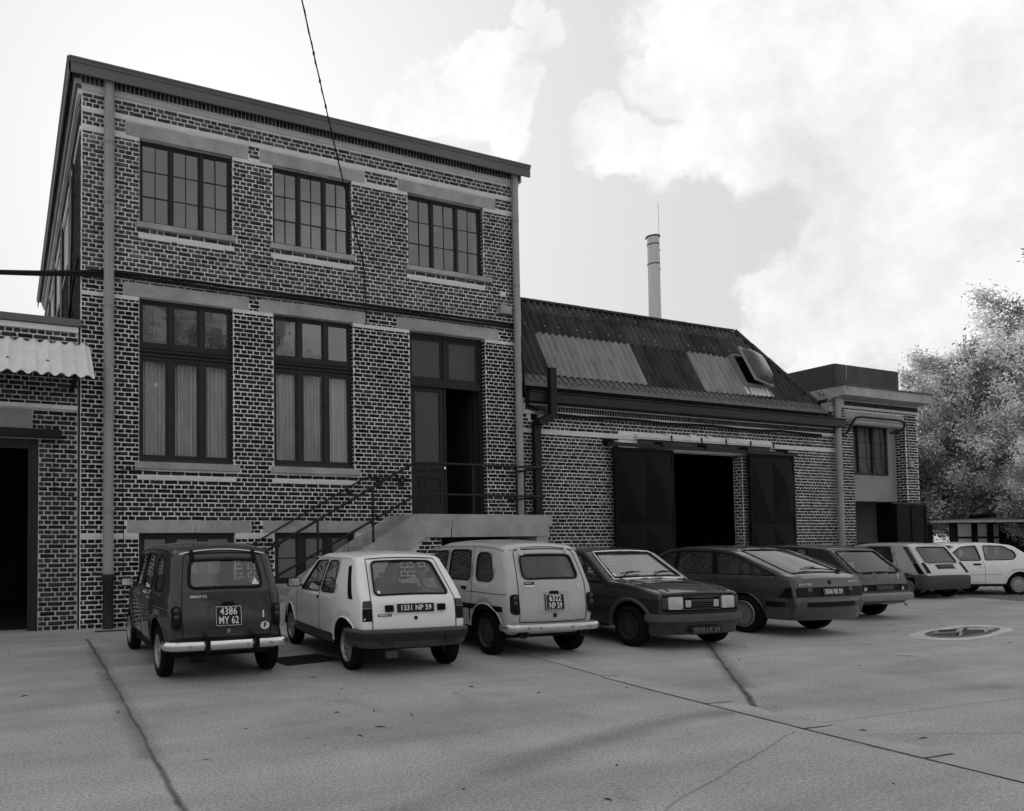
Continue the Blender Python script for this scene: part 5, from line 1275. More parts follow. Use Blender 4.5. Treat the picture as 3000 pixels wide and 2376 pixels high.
    def wheels(s,wb,track,rad,wid,style,rimr=None,mt=None):
        rimr=rimr or rad*.62; mt=mt or MT['rim']
        key=s.e.name
        prof=[(rimr*.98,-wid*.42),(rimr*1.05,-wid*.5),(rad*.93,-wid*.5),(rad*.985,-wid*.42),(rad,-wid*.25),(rad,wid*.25),(rad*.985,wid*.42),(rad*.93,wid*.5),(rimr*1.05,wid*.5),(rimr*.98,wid*.42)]
        tyre=MB().lathe(prof,32,'y').mesh('tyre',MT['rubber'],50)
        mbr=MB()
        if style=='cover':   # full plastic cover with slots round the edge
            mbr.lathe([(rimr*1.0,.02),(rimr*1.0,wid*.5),(rimr*.96,wid*.53),(rimr*.90,wid*.515),(rimr*.55,wid*.545),(rimr*.22,wid*.56),(.0,wid*.56)],36,'y')
        elif style=='steel':
            mbr.lathe([(rimr*1.02,wid*.30),(rimr*1.02,wid*.5),(rimr*.97,wid*.52),(rimr*.93,wid*.47),(rimr*.84,wid*.30),(rimr*.66,wid*.30),(rimr*.50,wid*.42),(rimr*.36,wid*.40),(rimr*.30,wid*.34),(rimr*.22,wid*.36),(rimr*.2,wid*.46),(0,wid*.5)],32,'y')
        else:
            mbr.lathe([(rimr*1.02,wid*.20),(rimr*1.02,wid*.5),(rimr*.95,wid*.5),(rimr*.9,wid*.2),(rimr*.4,wid*.15),(rimr*.3,wid*.4),(0,wid*.42)],32,'y')
            for k in range(14):
                a=2*PI*k/14; ca,sa=math.cos(a),math.sin(a); w_=.009
                v=[]
                for rr_,yy in ((rimr*.25,wid*.42),(rimr*.95,wid*.46)):
                    for e in (-1,1): v.append((rr_*ca-e*w_*sa,yy,rr_*sa+e*w_*ca))
                mbr.add(v+[(q[0],q[1]-.02,q[2]) for q in v],[(0,1,3,2),(0,4,5,1),(2,3,7,6),(0,2,6,4),(1,5,7,3)])
        rim=mbr.mesh('rim',mt,40)
        mbs=MB()
        if style in('cover','steel'):
            ns=20 if style=='cover' else 10
            for k in range(ns):
                a=2*PI*(k+.5)/ns; ca,sa=math.cos(a),math.sin(a)
                if style=='cover': r0,r1,hw,y0,y1=rimr*.74,rimr*.90,rimr*.055,wid*.536,wid*.526
                else: r0,r1,hw,y0,y1=rimr*.68,rimr*.82,rimr*.09,wid*.305,wid*.305
                v=[(r0*ca-hw*sa,y0,r0*sa+hw*ca),(r0*ca+hw*sa,y0,r0*sa-hw*ca),(r1*ca+hw*sa,y1,r1*sa-hw*ca),(r1*ca-hw*sa,y1,r1*sa+hw*ca)]
                mbs.add([(q[0],q[1]+.0015,q[2]) for q in v],[(0,1,2,3)])
            slot=mbs.mesh('vent_slots',MT['tarmac'])
        else: slot=None
        for x in (0,wb):
            for sg in (1,-1):
                w=bpy.data.objects.new('wheel',tyre); COL.objects.link(w); w.parent=s.e; w.location=(x,sg*(track/2),rad); w.rotation_euler=(0,0,0 if sg>0 else PI)
                # 'wheel' itself is the tyre carrier; rim and slots are its pieces
                link('rim',rim,w)
                if slot: link('vent_slots',slot,w)
    def liners(s,arches,depth=.24,y1=None):
        for cx,cz,ra,fl in arches:
            for sg in (1,-1):
                yo=float(s.W(cx,cz+ra*.9))-.012; mb=MB(); n=16; V=[];F=[]
                an=np.linspace(-.02,PI+.02,n+1)
                for a in an:
                    for y_ in (yo,yo-depth-.12): V.append((cx+(ra+.004)*math.cos(a),sg*y_,cz+(ra+.004)*math.sin(a)*fl))
                F=[(2*i,2*i+2,2*i+3,2*i+1) for i in range(n)]; mb.add(V,F)
                V2=[(cx,sg*(yo-depth-.12),cz)]+[(cx+(ra+.004)*math.cos(a),sg*(yo-depth-.12),cz+(ra+.004)*math.sin(a)*fl) for a in an]; mb.add(V2,[(0,i+1,i+2) for i in range(n)])
                mb.obj('wheel_arch_liner',MT['tarmac'],s.e)
    def lips(s,arches,rad=.012,mt=None,off=0.,a0=0.,a1=PI):
        for cx,cz,ra,fl in arches:
            for sg in (1,-1):
                pts=[(cx+ra*math.cos(a),cz+ra*math.sin(a)*fl) for a in np.linspace(a0+.10,a1-.10,22)]
                s.line(pts,rad,mt or s.paint,'wheel_arch_lip','side',sg,off=off)
    def inside(s,xd,xs1,xs2,zf=.30,zb=.88,w=.55,xr=None,wheel=True,shelf=None):
        """floor, dashboard, seats, steering wheel"""
        e=s.e
        mb=MB(); mb.box(s.x0+.12,s.x1-.14,-s.Wm*.69,s.Wm*.69,.27,.36); mb.box(.42,s.x1-1.05,-s.Wm*.9,s.Wm*.9,.24,.30)
        mb.box(xd+.3,s.x1-.2,-s.Wm*.8,s.Wm*.8,.26,.70); mb.box(s.x0+.16,s.x0+.22,-s.Wm*.8,s.Wm*.8,.26,.5)
        mb.obj('underbody',MT['tarmac'],e)
        mb=MB(); mb.prism([(xd,.60),(xd,.84),(xd+.08,.89),(xd+.42,.90),(xd+.42,.60)],-s.Wm*.84,s.Wm*.84); mb.obj('dashboard',MT['dash'],e,smooth=40)
        def seat(x,y,wd,top):
            mb=MB()
            mb.prism([(x,.32),(x+.48,.32),(x+.50,.46),(x+.4,.50),(x+.06,.46)],y-wd/2,y+wd/2)
            mb.prism([(x-.02,.42),(x+.1,.42),(x-.06,top),(x-.10,top+.02),(x-.16,top)],y-wd/2,y+wd/2); mb.obj('seat',MT['seat'],e,smooth=50)
        for y in (.33,-.33): seat(xs1,y,.46,zb)
        seat(xs2,0,1.1,zb-.1)
        if shelf: mb=MB(); mb.box(shelf[0],shelf[1],-s.Wm*.8,s.Wm*.8,zb-.12,zb-.10); mb.obj('parcel_shelf',MT['dash'],e)
        if wheel:
            mb=MB(); c=Vector((xd-.12,.33,.86)); ax=Vector((-.86,0,.5)).normalized(); u_=Vector((0,1,0)); v_=ax.cross(u_)
            mb.tube([c+u_*.19*math.cos(a)+v_*.19*math.sin(a) for a in np.linspace(0,2*PI,25)[:-1]],.012,6,closed=True); mb.tube([c-u_*.18,c,c+u_*.18],.010,6); mb.tube([c,c-ax*.25],.02,6); mb.obj('steering_wheel',MT['plastic'],e,smooth=60)
    def gaps(s,polys,sgs=(1,-1),rad=.0045,name='door_gap'):
        for p in polys:
            for sg in sgs: s.line(p,rad,MT['seal'],name,'side',sg,off=-.001)
    def endface(s,y,z,which='rear',off=.0):
        """location and rotation for something flat lying on the end surface; text reads from outside"""
        sv=s.endS(z,which); p=s.endpt(sv,y,off); x_,z_,nx,nz=s.at(float(sv)); ang=math.atan2(nz,abs(nx))
        return Vector(p),ang
    def flat(s,name,mt,y,z,w,h,which='rear',off=.01,th=.008,parent=None,bev=.0,back=.03):
        p,ang=s.endface(y,z,which,off); mb=MB()
        mb.prism(rp([(-w/2,-h/2),(w/2,-h/2),(w/2,h/2),(-w/2,h/2)],bev or .002,3),-th-back,0,'y')
        o=mb.obj(name,mt,s.e); s.orient(o,p,ang,which); return o
    def orient(s,o,p,ang,which):
        # local x -> to the viewer's right, local z -> up the surface, local -y... face at y=0 points outwards
        X,Zv=(Vector((0,1,0)),Vector((math.sin(ang),0,math.cos(ang)))) if which=='rear' else (Vector((0,-1,0)),Vector((-math.sin(ang),0,math.cos(ang))))
        # prism faces: y=0 is the outer face, -y goes inwards -> flip Y if it points inwards
        out=Vector((-math.cos(ang),0,math.sin(ang))) if which=='rear' else Vector((math.cos(ang),0,math.sin(ang)))
        M3=Matrix((X,out,Zv)).transposed()
        o.matrix_local=Matrix.Translation(p)@M3.to_4x4()
    def label_(s,str_,y,z,size,mt,which='rear',off=.012,width=None,parent=None,bold=0.,name='lettering',space=1.,lift=0.):
        p,ang=s.endface(y,z,which,off)
        o=text(name,str_,size,mt,s.e,(0,0,0),(0,0,0),width=width,bold=bold,space=space)
        if which=='rear': X=Vector((0,-1,0)); out=Vector((-math.cos(ang),0,math.sin(ang))); Zv=Vector((math.sin(ang),0,math.cos(ang)))
        else: X=Vector((0,1,0)); out=Vector((math.cos(ang),0,math.sin(ang))); Zv=Vector((-math.sin(ang),0,math.cos(ang)))
        o.matrix_local=Matrix.Translation(p+Zv*lift)@Matrix((X,Zv,out)).transposed().to_4x4(); return o
    def mirror(s,x,y,z,sg,w=.17,h=.11,mt=None,face='rear'):
        mt=mt or MT['plastic']; mb=MB(); sgn=1 if face=='rear' else 1
        mb.prism(rp([(y*sg-w/2,z-h/2),(y*sg+w/2,z-h/2),(y*sg+w/2,z+h/2),(y*sg-w/2,z+h/2)],.03),x,x+.05,'x'); mb.tube([(x+.03,sg*(y-w/2+.01),z-h*.3),(x+.04,sg*(y-w/2-.10),z-h*.6)],.012,6)
        o=mb.obj('door_mirror',mt,s.e,smooth=40)
        mb=MB(); mb.prism(rp([(y*sg-w/2+.012,z-h/2+.012),(y*sg+w/2-.012,z-h/2+.012),(y*sg+w/2-.012,z+h/2-.012),(y*sg-w/2+.012,z+h/2-.012)],.02),x-.002,x+.002,'x'); mb.obj('mirror_glass',MT['chrome'],o)
def plate(car,lines,y,z,w,h,which='rear',off=.02,mt=None,tm=None,size=.1,border=True,widths=None,space=1.05):
    mt=mt or MT['plate']; tm=tm or MT['white']
    p=car.flat('license_plate',mt,y,z,w,h,which,off,bev=.008)
    if border:
        p2,ang=car.endface(y,z,which,off+.0025); pts=rp([(-w/2+.006,-h/2+.006),(w/2-.006,-h/2+.006),(w/2-.006,h/2-.006),(-w/2+.006,h/2-.006)],.012,3)
        mb=MB(); mb.tube([(a,0,b) for a,b in pts],.003,4,closed=True); o=mb.obj('plate_border',tm,car.e); car.orient(o,p2,ang,which)
    n=len(lines); _,ang=car.endface(y,z,which,off)
    for i,t in enumerate(lines):
        car.label_(t,y,z,size,tm,which,off+.003,width=(widths[i] if widths else w*.84),bold=.0015,name='plate_lettering',space=space,lift=((n-1)/2-i)*h*.45)
    return p
SEC4=[(.2,.94),(.5,.985),(.75,1.0),(.95,.97),(1.15,.91),(1.4,.83),(1.6,.79)]

# ---- small tall hatchback, two of them
def quatrelle(name,label,loc,hd,pt,dark):
    prof=[(-.40,.30),(-.50,.42,.08),(-.545,.60,.1),(-.50,1.0,.1),(-.32,1.40,.12),(-.20,1.475,.14),(.5,1.53,.5),(1.25,1.52,.3),(1.58,1.43,.14),(1.93,1.03,.05),(2.15,.99,.12),(2.86,.88,.2),(2.99,.72,.1),(2.99,.45,.1),(2.90,.30)]
    c=Car(name,label,loc,hd,pt,prof,.735,[(.25,.95),(.5,.985),(.75,1.0),(.93,.985),(1.02,.945),(1.2,.90),(1.4,.845),(1.55,.80)],[(-.56,.86),(-.3,.925),(.2,.99),(1.2,1.0),(2.0,.96),(3.0,.86)],r=.09,crown=.03)
    sw=[rp([(1.12,.99),(1.74,.99),(1.52,1.38),(1.10,1.40)],.07),rp([(.38,.99),(1.00,.99),(1.00,1.41),(.44,1.41)],.08),rp([(-.16,.99),(.24,.99),(.27,1.38),(-.04,1.37)],.11)]
    rw=rp([(-.425,1.03),(.425,1.03),(.39,1.335),(-.39,1.335)],.08); fw_=rp([(-.56,1.07),(.56,1.07),(.50,1.36),(-.50,1.36)],.08)
    ar=[(0,.33,.36,1.0),(2.42,.31,.37,1.0)]
    c.body(sw,[rw],[fw_],ar); c.windows(sw,rw,fw_,G_CARDARK if not dark else G_CAR,seal=.010); c.liners(ar); c.lips(ar,.014)
    # upper frames: the doors' own window frames stand out a little
    c.gaps([[(1.06,.34),(1.06,.95),(1.05,1.44)],[(.33,.62),(.31,.72),(.28,.90),(.33,.96),(.36,1.2),(.36,1.45)],[(1.06,.34),(.42,.36)],[(1.06,.34),(1.95,.36),(1.92,.92)]])
    c.line([(1.7,1.41),(1.3,1.465),(.3,1.47),(-.1,1.45),(-.27,1.41)],.012,pt if not dark else pt,'roof_gutter','side',1); c.line([(1.7,1.41),(1.3,1.465),(.3,1.47),(-.1,1.45),(-.27,1.41)],.012,pt,'roof_gutter','side',-1)
    # rear gutter lip over the tailgate
    c.line([(y,1.435-.02*(y/.45)**2) for y in np.linspace(-.50,.50,13)],.016,MT['chrome'] if dark else pt,'roof_lip','rear')
    # tailgate outline and hinges
    c.line([(-.505,.48),(-.52,.75),(-.51,1.02),(-.465,1.36),(-.43,1.405),(.43,1.405),(.465,1.36),(.51,1.02),(.52,.75),(.505,.48)],.006,MT['seal'],'tailgate_gap','rear',off=0,closed=True)
    for y in (-.365,.365): c.patch('hinge',[(y-.028,1.33),(y+.028,1.33),(y+.022,1.43),(y-.022,1.43)],MT['plastic'] if dark else pt,'rear',off=.022,thick=.02)
    # number plate recess: raised rim, plate light, lock
    rm=rp([(-.235,.60),(.235,.60),(.22,.86),(-.22,.86)],.05); c.line(rm,.010,pt,'plate_recess_rim','rear',closed=True,off=-.003)
    c.patch('plate_lamp',rp([(-.07,.83),(.07,.83),(.06,.87),(-.06,.87)],.01),MT['plastic'],'rear',off=.022,thick=.02)
    c.patch('lock',rp([(-.02,.54),(.02,.54),(.02,.585),(-.02,.585)],.01),MT['plastic'] if not dark else MT['steel'],'rear',off=.018,thick=.02)
    if dark: plate(c,['4386','MY 62'],.0,.715,.30,.22,size=.115,widths=[.195,.225])
    else: plate(c,['6322','NP 59'],-.0,.725,.29,.21,size=.11,widths=[.18,.19],border=True)
    # tall lamp clusters
    for sg in (1,-1):
        c.patch('tail_lamp',rp([(sg*.580-.05,.58),(sg*.580+.05,.58),(sg*.580+.047,.84),(sg*.580-.047,.84)],.05),MT['lens'],'rear',off=.035,thick=.035)
        for z,mm in ((.79,'lens_mid'),(.72,'lens_mid'),(.64,'lens')):
            p=c.endpt(c.endS(z,'rear'),sg*.580,.032); mb=MB(); mb.lathe([(.0,-.022),(.018,-.018),(.03,-.006),(.032,.01)],12,'x',tuple(p)); mb.obj('lamp_lens',MT[mm],c.e,smooth=50)
    # bumper: a bright bar wrapped round the back
    sec_=[(0,.365),(.03,.36),(.052,.38),(.06,.405),(.055,.435),(.03,.455),(0,.45)]
    path=[(-.40,.675),(-.47,.68),(-.535,.655),(-.575,.58),(-.60,.38),(-.61,0),(-.60,-.38),(-.575,-.58),(-.535,-.655),(-.47,-.68),(-.40,-.675)]
    path=[tuple(p) for p in fillet([(a,b,.06) for a,b in path],False,3)][::-1]
    c.sweep('rear_bumper',[(a,b) for a,b in path],[(-o,z) for o,z in sec_],MT['chrome'] if dark else MT['bumper_al'])
    for y in (.45,-.48,.28,-.20):
        mb=MB(); mb.lathe([(0,-.012),(.012,-.01),(.014,0)],8,'x',(-.668,y,.41)); mb.obj('bumper_bolt',MT['steel'],c.e,smooth=50)
    if dark:
        for y in (.26,-.30): mb=MB(); mb.prism(rp([(y-.025,.33),(y+.025,.33),(y+.025,.51),(y-.025,.51)],.012),-.70,-.58,'x'); mb.obj('overrider',MT['plastic'],c.e)
        mb=MB(); mb.box(-.56,-.50,.26,.42,.22,.31); mb.box(-.55,-.52,.33,.35,.30,.42); mb.obj('fog_lamp',MT['plastic'],c.e)
        c.patch('country_sticker',[(-.435+.055*math.cos(a),.595+.045*math.sin(a)) for a in np.linspace(0,2*PI,20)[:-1]],MT['sticker'],'rear',off=.004,thick=.004); c.label_('F',-.435,.595,.075,MT['plastic'],'rear',.006,bold=.003)
        c.patch('sticker',[(-.425,.685),(-.408,.685),(-.408,.765),(-.425,.765)],MT['sticker'],'rear',off=.004)
        c.patch('warning_triangle',[(-.39,1.055),(-.295,1.055),(-.34,1.135)],MT['sticker'],'rear',off=.0,thick=.002)
        c.label_('RENAULT 4 TL',.33,.935,.035,MT['white'],'rear',.006,width=.19,bold=.001)
        for sg in (1,-1): c.line([(-.50,.80),(-.35,.805),(.1,.81)],.006,MT['chrome'],'side_moulding','side',sg)
        for sg in (1,-1): c.line([(sg*.525,.80),(sg*.60,.80)],.006,MT['chrome'],'side_moulding','rear')
    else:
        c.patch('badge',[(.28,.955),(.42,.955),(.42,.99),(.28,.99)],MT['plastic'],'rear',off=.005); c.label_('RENAULT 4',.35,.972,.026,MT['white'],'rear',.007,width=.125)
        c.patch('badge',[(.28,.925),(.42,.925),(.42,.952),(.28,.952)],MT['sticker'],'rear',off=.005)
        c.patch('country_sticker',rp([(-.435,.915),(-.385,.915),(-.38,1.0),(-.425,1.0)],.02),MT['sticker'],'rear',off=.004); c.label_('F',-.407,.972,.05,MT['plastic'],'rear',.006)
        for sg in (1,-1):
            c.patch('rubbing_strip',[(-.37,.60),(.42,.60),(.42,.67),(-.37,.67)],MT['plastic'],'side',sg,off=.010,thick=.01); c.patch('rubbing_strip',[(.44,.60),(2.0,.60),(2.0,.67),(.44,.67)],MT['plastic'],'side',sg,off=.010,thick=.01)
            c.line([(-.45,.83),(.1,.835),(.40,.84)],.004,MT['seal'],'swage_line','side',sg)
            mb=MB(); mb.lathe([(0,-.03),(.05,-.03),(.065,-.02),(.068,.03),(.05,.05)],16,'x',(-.53,sg*.455,.33)); mb.obj('fog_lamp',MT['plastic'],c.e,smooth=50)
            mb=MB(); mb.tube([(-.562,sg*.455+.055*math.cos(a),.33+.055*math.sin(a)) for a in np.linspace(0,2*PI,20)[:-1]],.004,5,closed=True); mb.obj('lamp_ring',MT['plastic_grey'],c.e,smooth=50)
    for sg in (1,-1):
        for x in (1.14,.42):
            c.patch('door_handle',rp([(x,.86),(x+.11,.865),(x+.11,.905),(x,.90)],.015),MT['plastic'] if not dark else MT['steel'],'side',sg,off=.022,thick=.02)
        c.line([(.355,.42),(.355,.62)],.010,MT['plastic'],'door_hinge','side',sg,off=.004)
    c.mirror(1.62,.82,1.02,1,mt=MT['castiron'])
    if dark: mb=MB(); mb.tube([(1.3,.0,1.52),(1.5,-.10,1.78)],.004,5)
    else: mb=MB(); mb.tube([(1.35,.45,1.50),(1.42,.40,1.72),(1.46,.36,1.86)],[.007,.006,.004],5)
    mb.obj('aerial',MT['plastic'],c.e)
    c.wheels(2.42,1.24,.292,.145,'steel',rimr=.19,mt=MT['rim'] if dark else MT['rim_dark']); c.inside(1.72,.72,-.02,zb=1.02)
    return c
P_DARK=paint('dark_paint',.038,rough=.45,dust=.16); P_LIGHT=paint('pale_grey_paint',.46,rough=.45)
quatrelle('parked_car','dark tall hatchback at left with chrome bumper and square plate 4386 MY 62',(2.32,-5.35,0),R(1.2),P_DARK,True)
quatrelle('parked_car','pale grey tall hatchback with plate 6322 NP 59',(6.70,-5.66,0),R(5.0),P_LIGHT,False)

# ---- white three-door hatchback
def cinq():
    pt=paint('white_paint',.80,rough=.4)
    prof=[(-.38,.30),(-.44,.34,.05),(-.47,.56,.06),(-.44,.84,.06),(-.06,1.31,.05),(.02,1.355,.08),(.45,1.395,.3),(1.05,1.39,.3),(1.36,1.335,.1),(1.98,.90,.05),(2.55,.80,.2),(2.90,.66,.12),(2.98,.40,.06),(2.90,.25)]
    c=Car('parked_car','white three-door hatchback with plate 1331 NP 59 and deep grey bumper',(4.487,-5.907,0),R(5.3),pt,prof,.765,[(.25,.95),(.5,.99),(.68,1.0),(.88,.975),(1.1,.885),(1.32,.78),(1.42,.75)],[(-.5,.85),(-.2,.92),(.3,.985),(1.2,1.0),(2.0,.97),(3.0,.84)],r=.05,crown=.028)
    sw=[rp([(.86,.90),(1.66,.885),(1.28,1.285),(.86,1.30)],.04),rp([(.30,.905),(.78,.90),(.77,1.30),(.46,1.295)],.06)]
    rw=rp([(-.475,.90),(.475,.90),(.395,1.285),(-.395,1.285)],.055); fw_=rp([(-.60,.94),(.60,.94),(.54,1.30),(-.54,1.30)],.06)
    ar=[(0,.29,.345,1.),(2.40,.29,.345,1.)]
    c.body(sw,[rw],[fw_],ar); c.windows(sw,rw,fw_,G_CAR,seal=.009); c.liners(ar); c.lips(ar,.012)
    c.gaps([[(.82,.32),(.82,.86),(.81,1.33)],[(.82,.32),(1.95,.34),(1.90,.84)]])
    c.line([(-.535,.52),(-.54,.86),(-.455,1.32),(.455,1.32),(.54,.86),(.535,.52)],.006,MT['seal'],'tailgate_gap','rear')
    c.line([(1.36,1.335),(.9,1.345),(.1,1.335),(.0,1.30)],.010,pt,'roof_gutter','side',1,off=.0); c.line([(1.36,1.335),(.9,1.345),(.1,1.335),(.0,1.30)],.010,pt,'roof_gutter','side',-1)
    for sg in (1,-1):
        c.patch('air_vent',rp([(-.22,.86),(-.12,.86),(.10,1.24),(.03,1.25)],.01),MT['plastic'],'side',sg,off=.006,thick=.02)
        c.patch('tail_lamp',rp([(sg*.545,.615),(sg*.652,.615),(sg*.648,.76),(sg*.545,.76)],.01),MT['lens'],'rear',off=.012,thick=.03)
        c.patch('indicator_lens',rp([(sg*.545,.765),(sg*.648,.765),(sg*.640,.845),(sg*.548,.845)],.008),MT['lens_mid'],'rear',off=.014,thick=.03)
        c.flat('lamp_block',MT['plastic'],sg*.335,.755,.09,.08,off=.045,back=.05,bev=.012)
        c.patch('door_handle',rp([(.86,.80),(.90,.80),(.90,.845),(.86,.845)],.01),MT['plastic'],'side',sg,off=.012,thick=.02)
    c.patch('plate_panel',rp([(-.27,.695),(.27,.695),(.27,.815),(-.27,.815)],.012),pt,'rear',off=.012,thick=.015)
    plate(c,['1331 NP 59'],-.0,.755,.47,.10,size=.085,widths=[.385],off=.024,border=False)
    c.patch('badge',[(.30,.665),(.47,.665),(.47,.695),(.30,.695)],MT['plastic'],'rear',off=.005); c.label_('RENAULT 5',.385,.680,.028,MT['white'],'rear',.008,width=.15,bold=.001)
    c.patch('lock',rp([(-.018,.62),(.018,.62),(.018,.66),(-.018,.66)],.014),MT['plastic'],'rear',off=.016,thick=.02)
    c.patch('inspection_disc',[(.415+.02*math.cos(a),.935+.018*math.sin(a)) for a in np.linspace(0,2*PI,14)[:-1]],MT['sticker'],'rear',off=.0,thick=.002)
    # one-piece plastic bumper shield
    sec_=[(-.05,.31),(.0,.305),(.03,.335),(.075,.45),(.08,.50),(.06,.52),(-.05,.525)]
    pth=fillet([(-.17,.72,.0),(-.28,.70,.1),(-.46,.62,.12),(-.51,.35,.4),(-.52,0,.4),(-.51,-.35,.4),(-.46,-.62,.12),(-.28,-.70,.1),(-.17,-.72,0)],False,4)[::-1]
    V=[(a,b) for a,b in pth]; c.sweep('rear_bumper',V,[(-o,z) for o,z in sec_],MT['plastic_grey'],smooth=30)
    for z in (.40,.425,.45,.475):
        pts=[]
        for i,(a,b) in enumerate(V):
            t=Vector((V[min(i+1,len(V)-1)][0]-V[max(i-1,0)][0],V[min(i+1,len(V)-1)][1]-V[max(i-1,0)][1],0)).normalized(); q=Vector((a,b,z))-Vector((t.y,-t.x,0))*(.064+.03*(z-.36)/.14*.9); pts.append(q)
        mb=MB(); mb.tube(pts[1:-1],.004,4); mb.obj('bumper_rib',MT['plastic'],c.e)
    for y in (.40,-.40): mb=MB(); mb.box(-.598,-.57,y-.065,y+.065,.365,.425); mb.box(-.602,-.598,y-.055,y+.055,.375,.415); mb.obj('bumper_lamp',MT['castiron'],c.e)
    for sg in (1,-1):
        c.patch('sill_shield',[(.34,.28),(2.04,.28),(2.04,.40),(.37,.40)],MT['plastic_grey'],'side',sg,off=.012,thick=.02)
    mb=MB(); mb.box(-.5,-.46,.24,.38,.19,.27); mb.obj('tow_eye',MT['plastic_grey'],c.e)
    c.mirror(1.60,.87,.98,1,w=.19,h=.125); c.wheels(2.40,1.24,.283,.145,'steel',rimr=.185); c.inside(1.75,.75,.05,zb=.96,shelf=(-.3,.1))
    mb=MB(); mb.tube([(1.2,.2,1.38),(1.34,.15,1.5),(1.42,.13,1.6)],.004,5); mb.obj('aerial',MT['plastic'],c.e)
cinq()

# ---- dark five-door hatch, used nose-on and tail-on
def wedge_profile(): return [(-.60,.28),(-.66,.34,.05),(-.68,.62,.05),(-.63,.86,.05),(-.16,1.30,.06),(-.05,1.345,.1),(.55,1.40,.3),(1.2,1.39,.3),(1.48,1.335,.06),(2.12,.91,.04),(2.6,.885,.3),(3.18,.775,.05),(3.21,.70,.03),(3.20,.42,.05),(3.10,.24)]
def nose_car():
    pt=paint('charcoal_paint',.028,rough=.4,dust=.15)
    c=Car('parked_car','dark hatchback parked nose out with plate 9978 LR 59',(9.33,-3.42,0),R(185.5),pt,[(a-(.16 if a>2.9 else 0),*r_) for a,*r_ in wedge_profile()],.80,[(.24,.95),(.5,.99),(.68,1.0),(.88,.97),(1.1,.90),(1.32,.83),(1.42,.80)],[(-.7,.91),(-.3,.96),(.3,1.0),(2.0,1.0),(2.7,.94),(3.1,.86)],r=.035,crown=.025)
    sw=[rp([(1.10,.91),(1.98,.905),(1.42,1.30),(1.12,1.315)],.03),rp([(.30,.91),(1.02,.91),(1.02,1.315),(.30,1.315)],.03),rp([(-.32,.93),(.22,.915),(.22,1.31),(-.02,1.30)],.04)]
    rw=rp([(-.56,.91),(.56,.91),(.52,1.28),(-.52,1.28)],.05); fw_=rp([(-.625,.955),(.625,.955),(.53,1.315),(-.53,1.315)],.03)
    ar=[(0,.30,.34,1.),(2.52,.30,.355,1.)]
    gws=glass('windscreen_glass',.7,1.0,.02,dirt=.24,dirtcol=.55,f0=.26)
    c.body(sw,[rw],[fw_],ar); c.windows(sw,rw,None,G_CAR,seal=.010); w=c.pane(fw_,gws,'front',1,'windscreen'); c.line(fw_,.018,MT['seal'],'window_seal','front',closed=True,parent=w)
    fo=rp([(-.652,.930),(.652,.930),(.55,1.335),(-.55,1.335)],.03); c.line(fo,.015,MT['chrome'],'windscreen_trim','front',closed=True,off=.004,parent=w)
    c.liners(ar)
    for cx,cz,ra,fl in ar:
        for sg in (1,-1): c.line([(cx+(ra+.025)*math.cos(a),cz+(ra+.025)*math.sin(a)) for a in np.linspace(-.1,PI+.1,22)],.034,MT['plastic_grey'],'wheel_arch_flare','side',sg,off=-.006)
    c.gaps([[(2.08,.30),(2.08,.62),(2.06,.90)],[(1.06,.30),(1.06,.9),(1.06,1.34)],[(2.08,.62),(1.06,.62)]])
    for sg in (1,-1): c.line([(-.6,.70),(1.0,.705),(3.15,.69)],.004,MT['seal'],'swage_line','side',sg)
    # bonnet shut lines and its two ridges
    for sg in (1,-1):
        S0=c.endS(.915,'front'); S1=c.endS(.79,'front'); pts=[c.endpt(S0+(S1-S0)*t,sg*(.60-.02*t),.0) for t in np.linspace(0,1,14)]; mb=MB(); mb.tube([tuple(p) for p in pts],.005,5); mb.obj('bonnet_gap',MT['seal'],c.e)
        pts=[c.endpt(S0+(S1-S0)*t,sg*(.45),.001) for t in np.linspace(.05,.97,14)]; mb=MB(); mb.tube([tuple(p) for p in pts],.009,6); mb.obj('bonnet_ridge',pt,c.e,smooth=60)
    c.patch('bonnet_edge',[(-.62,.757),(.62,.757),(.62,.772),(-.62,.772)],pt,'front',off=.012,thick=.012)
    # face: dark panel, headlamps, inner lamps, grille bars
    c.patch('front_panel',rp([(-.66,.53),(.66,.53),(.66,.745),(-.66,.745)],.01),MT['plastic'],'front',off=.004,thick=.01)
    for sg in (1,-1):
        c.patch('headlamp',rp([(sg*.46-.115,.565),(sg*.46+.115,.565),(sg*.46+.115,.725),(sg*.46-.115,.725)],.018),MT['lens_clear'],'front',off=.022,thick=.025)
        c.patch('indicator_lens',rp([(sg*.625-.04,.57),(sg*.625+.04,.57),(sg*.625+.04,.72),(sg*.625-.04,.72)],.012),MT['lens_mid'],'front',off=.012,thick=.03)
        c.patch('inner_lamp',rp([(sg*.245-.045,.59),(sg*.245+.045,.59),(sg*.245+.045,.685),(sg*.245-.045,.685)],.012),MT['lens_clear'],'front',off=.014,thick=.02)
    c.line(rp([(-.325,.555),(.325,.555),(.325,.722),(-.325,.722)],.01),.008,MT['plastic_grey'],'grille_frame','front',closed=True,off=.008)
    for z in (.575,.603,.631,.659,.687,.712): c.patch('grille_bar',[(-.185,z-.004),(.185,z-.004),(.185,z+.004),(-.185,z+.004)],MT['plastic_grey'],'front',off=.020,thick=.015)
    sec_=[(-.04,.385),(.035,.385),(.055,.40),(.05,.475),(.035,.495),(-.04,.50)]
    pth=fillet([(2.86,.765,0),(2.97,.74,.06),(3.085,.64,.08),(3.125,.3,.5),(3.13,0,.5),(3.125,-.3,.5),(3.085,-.64,.08),(2.97,-.74,.06),(2.86,-.765,0)],False,4)
    c.sweep('front_bumper',[tuple(p) for p in pth],[(-o,z) for o,z in sec_],MT['plastic_grey'])
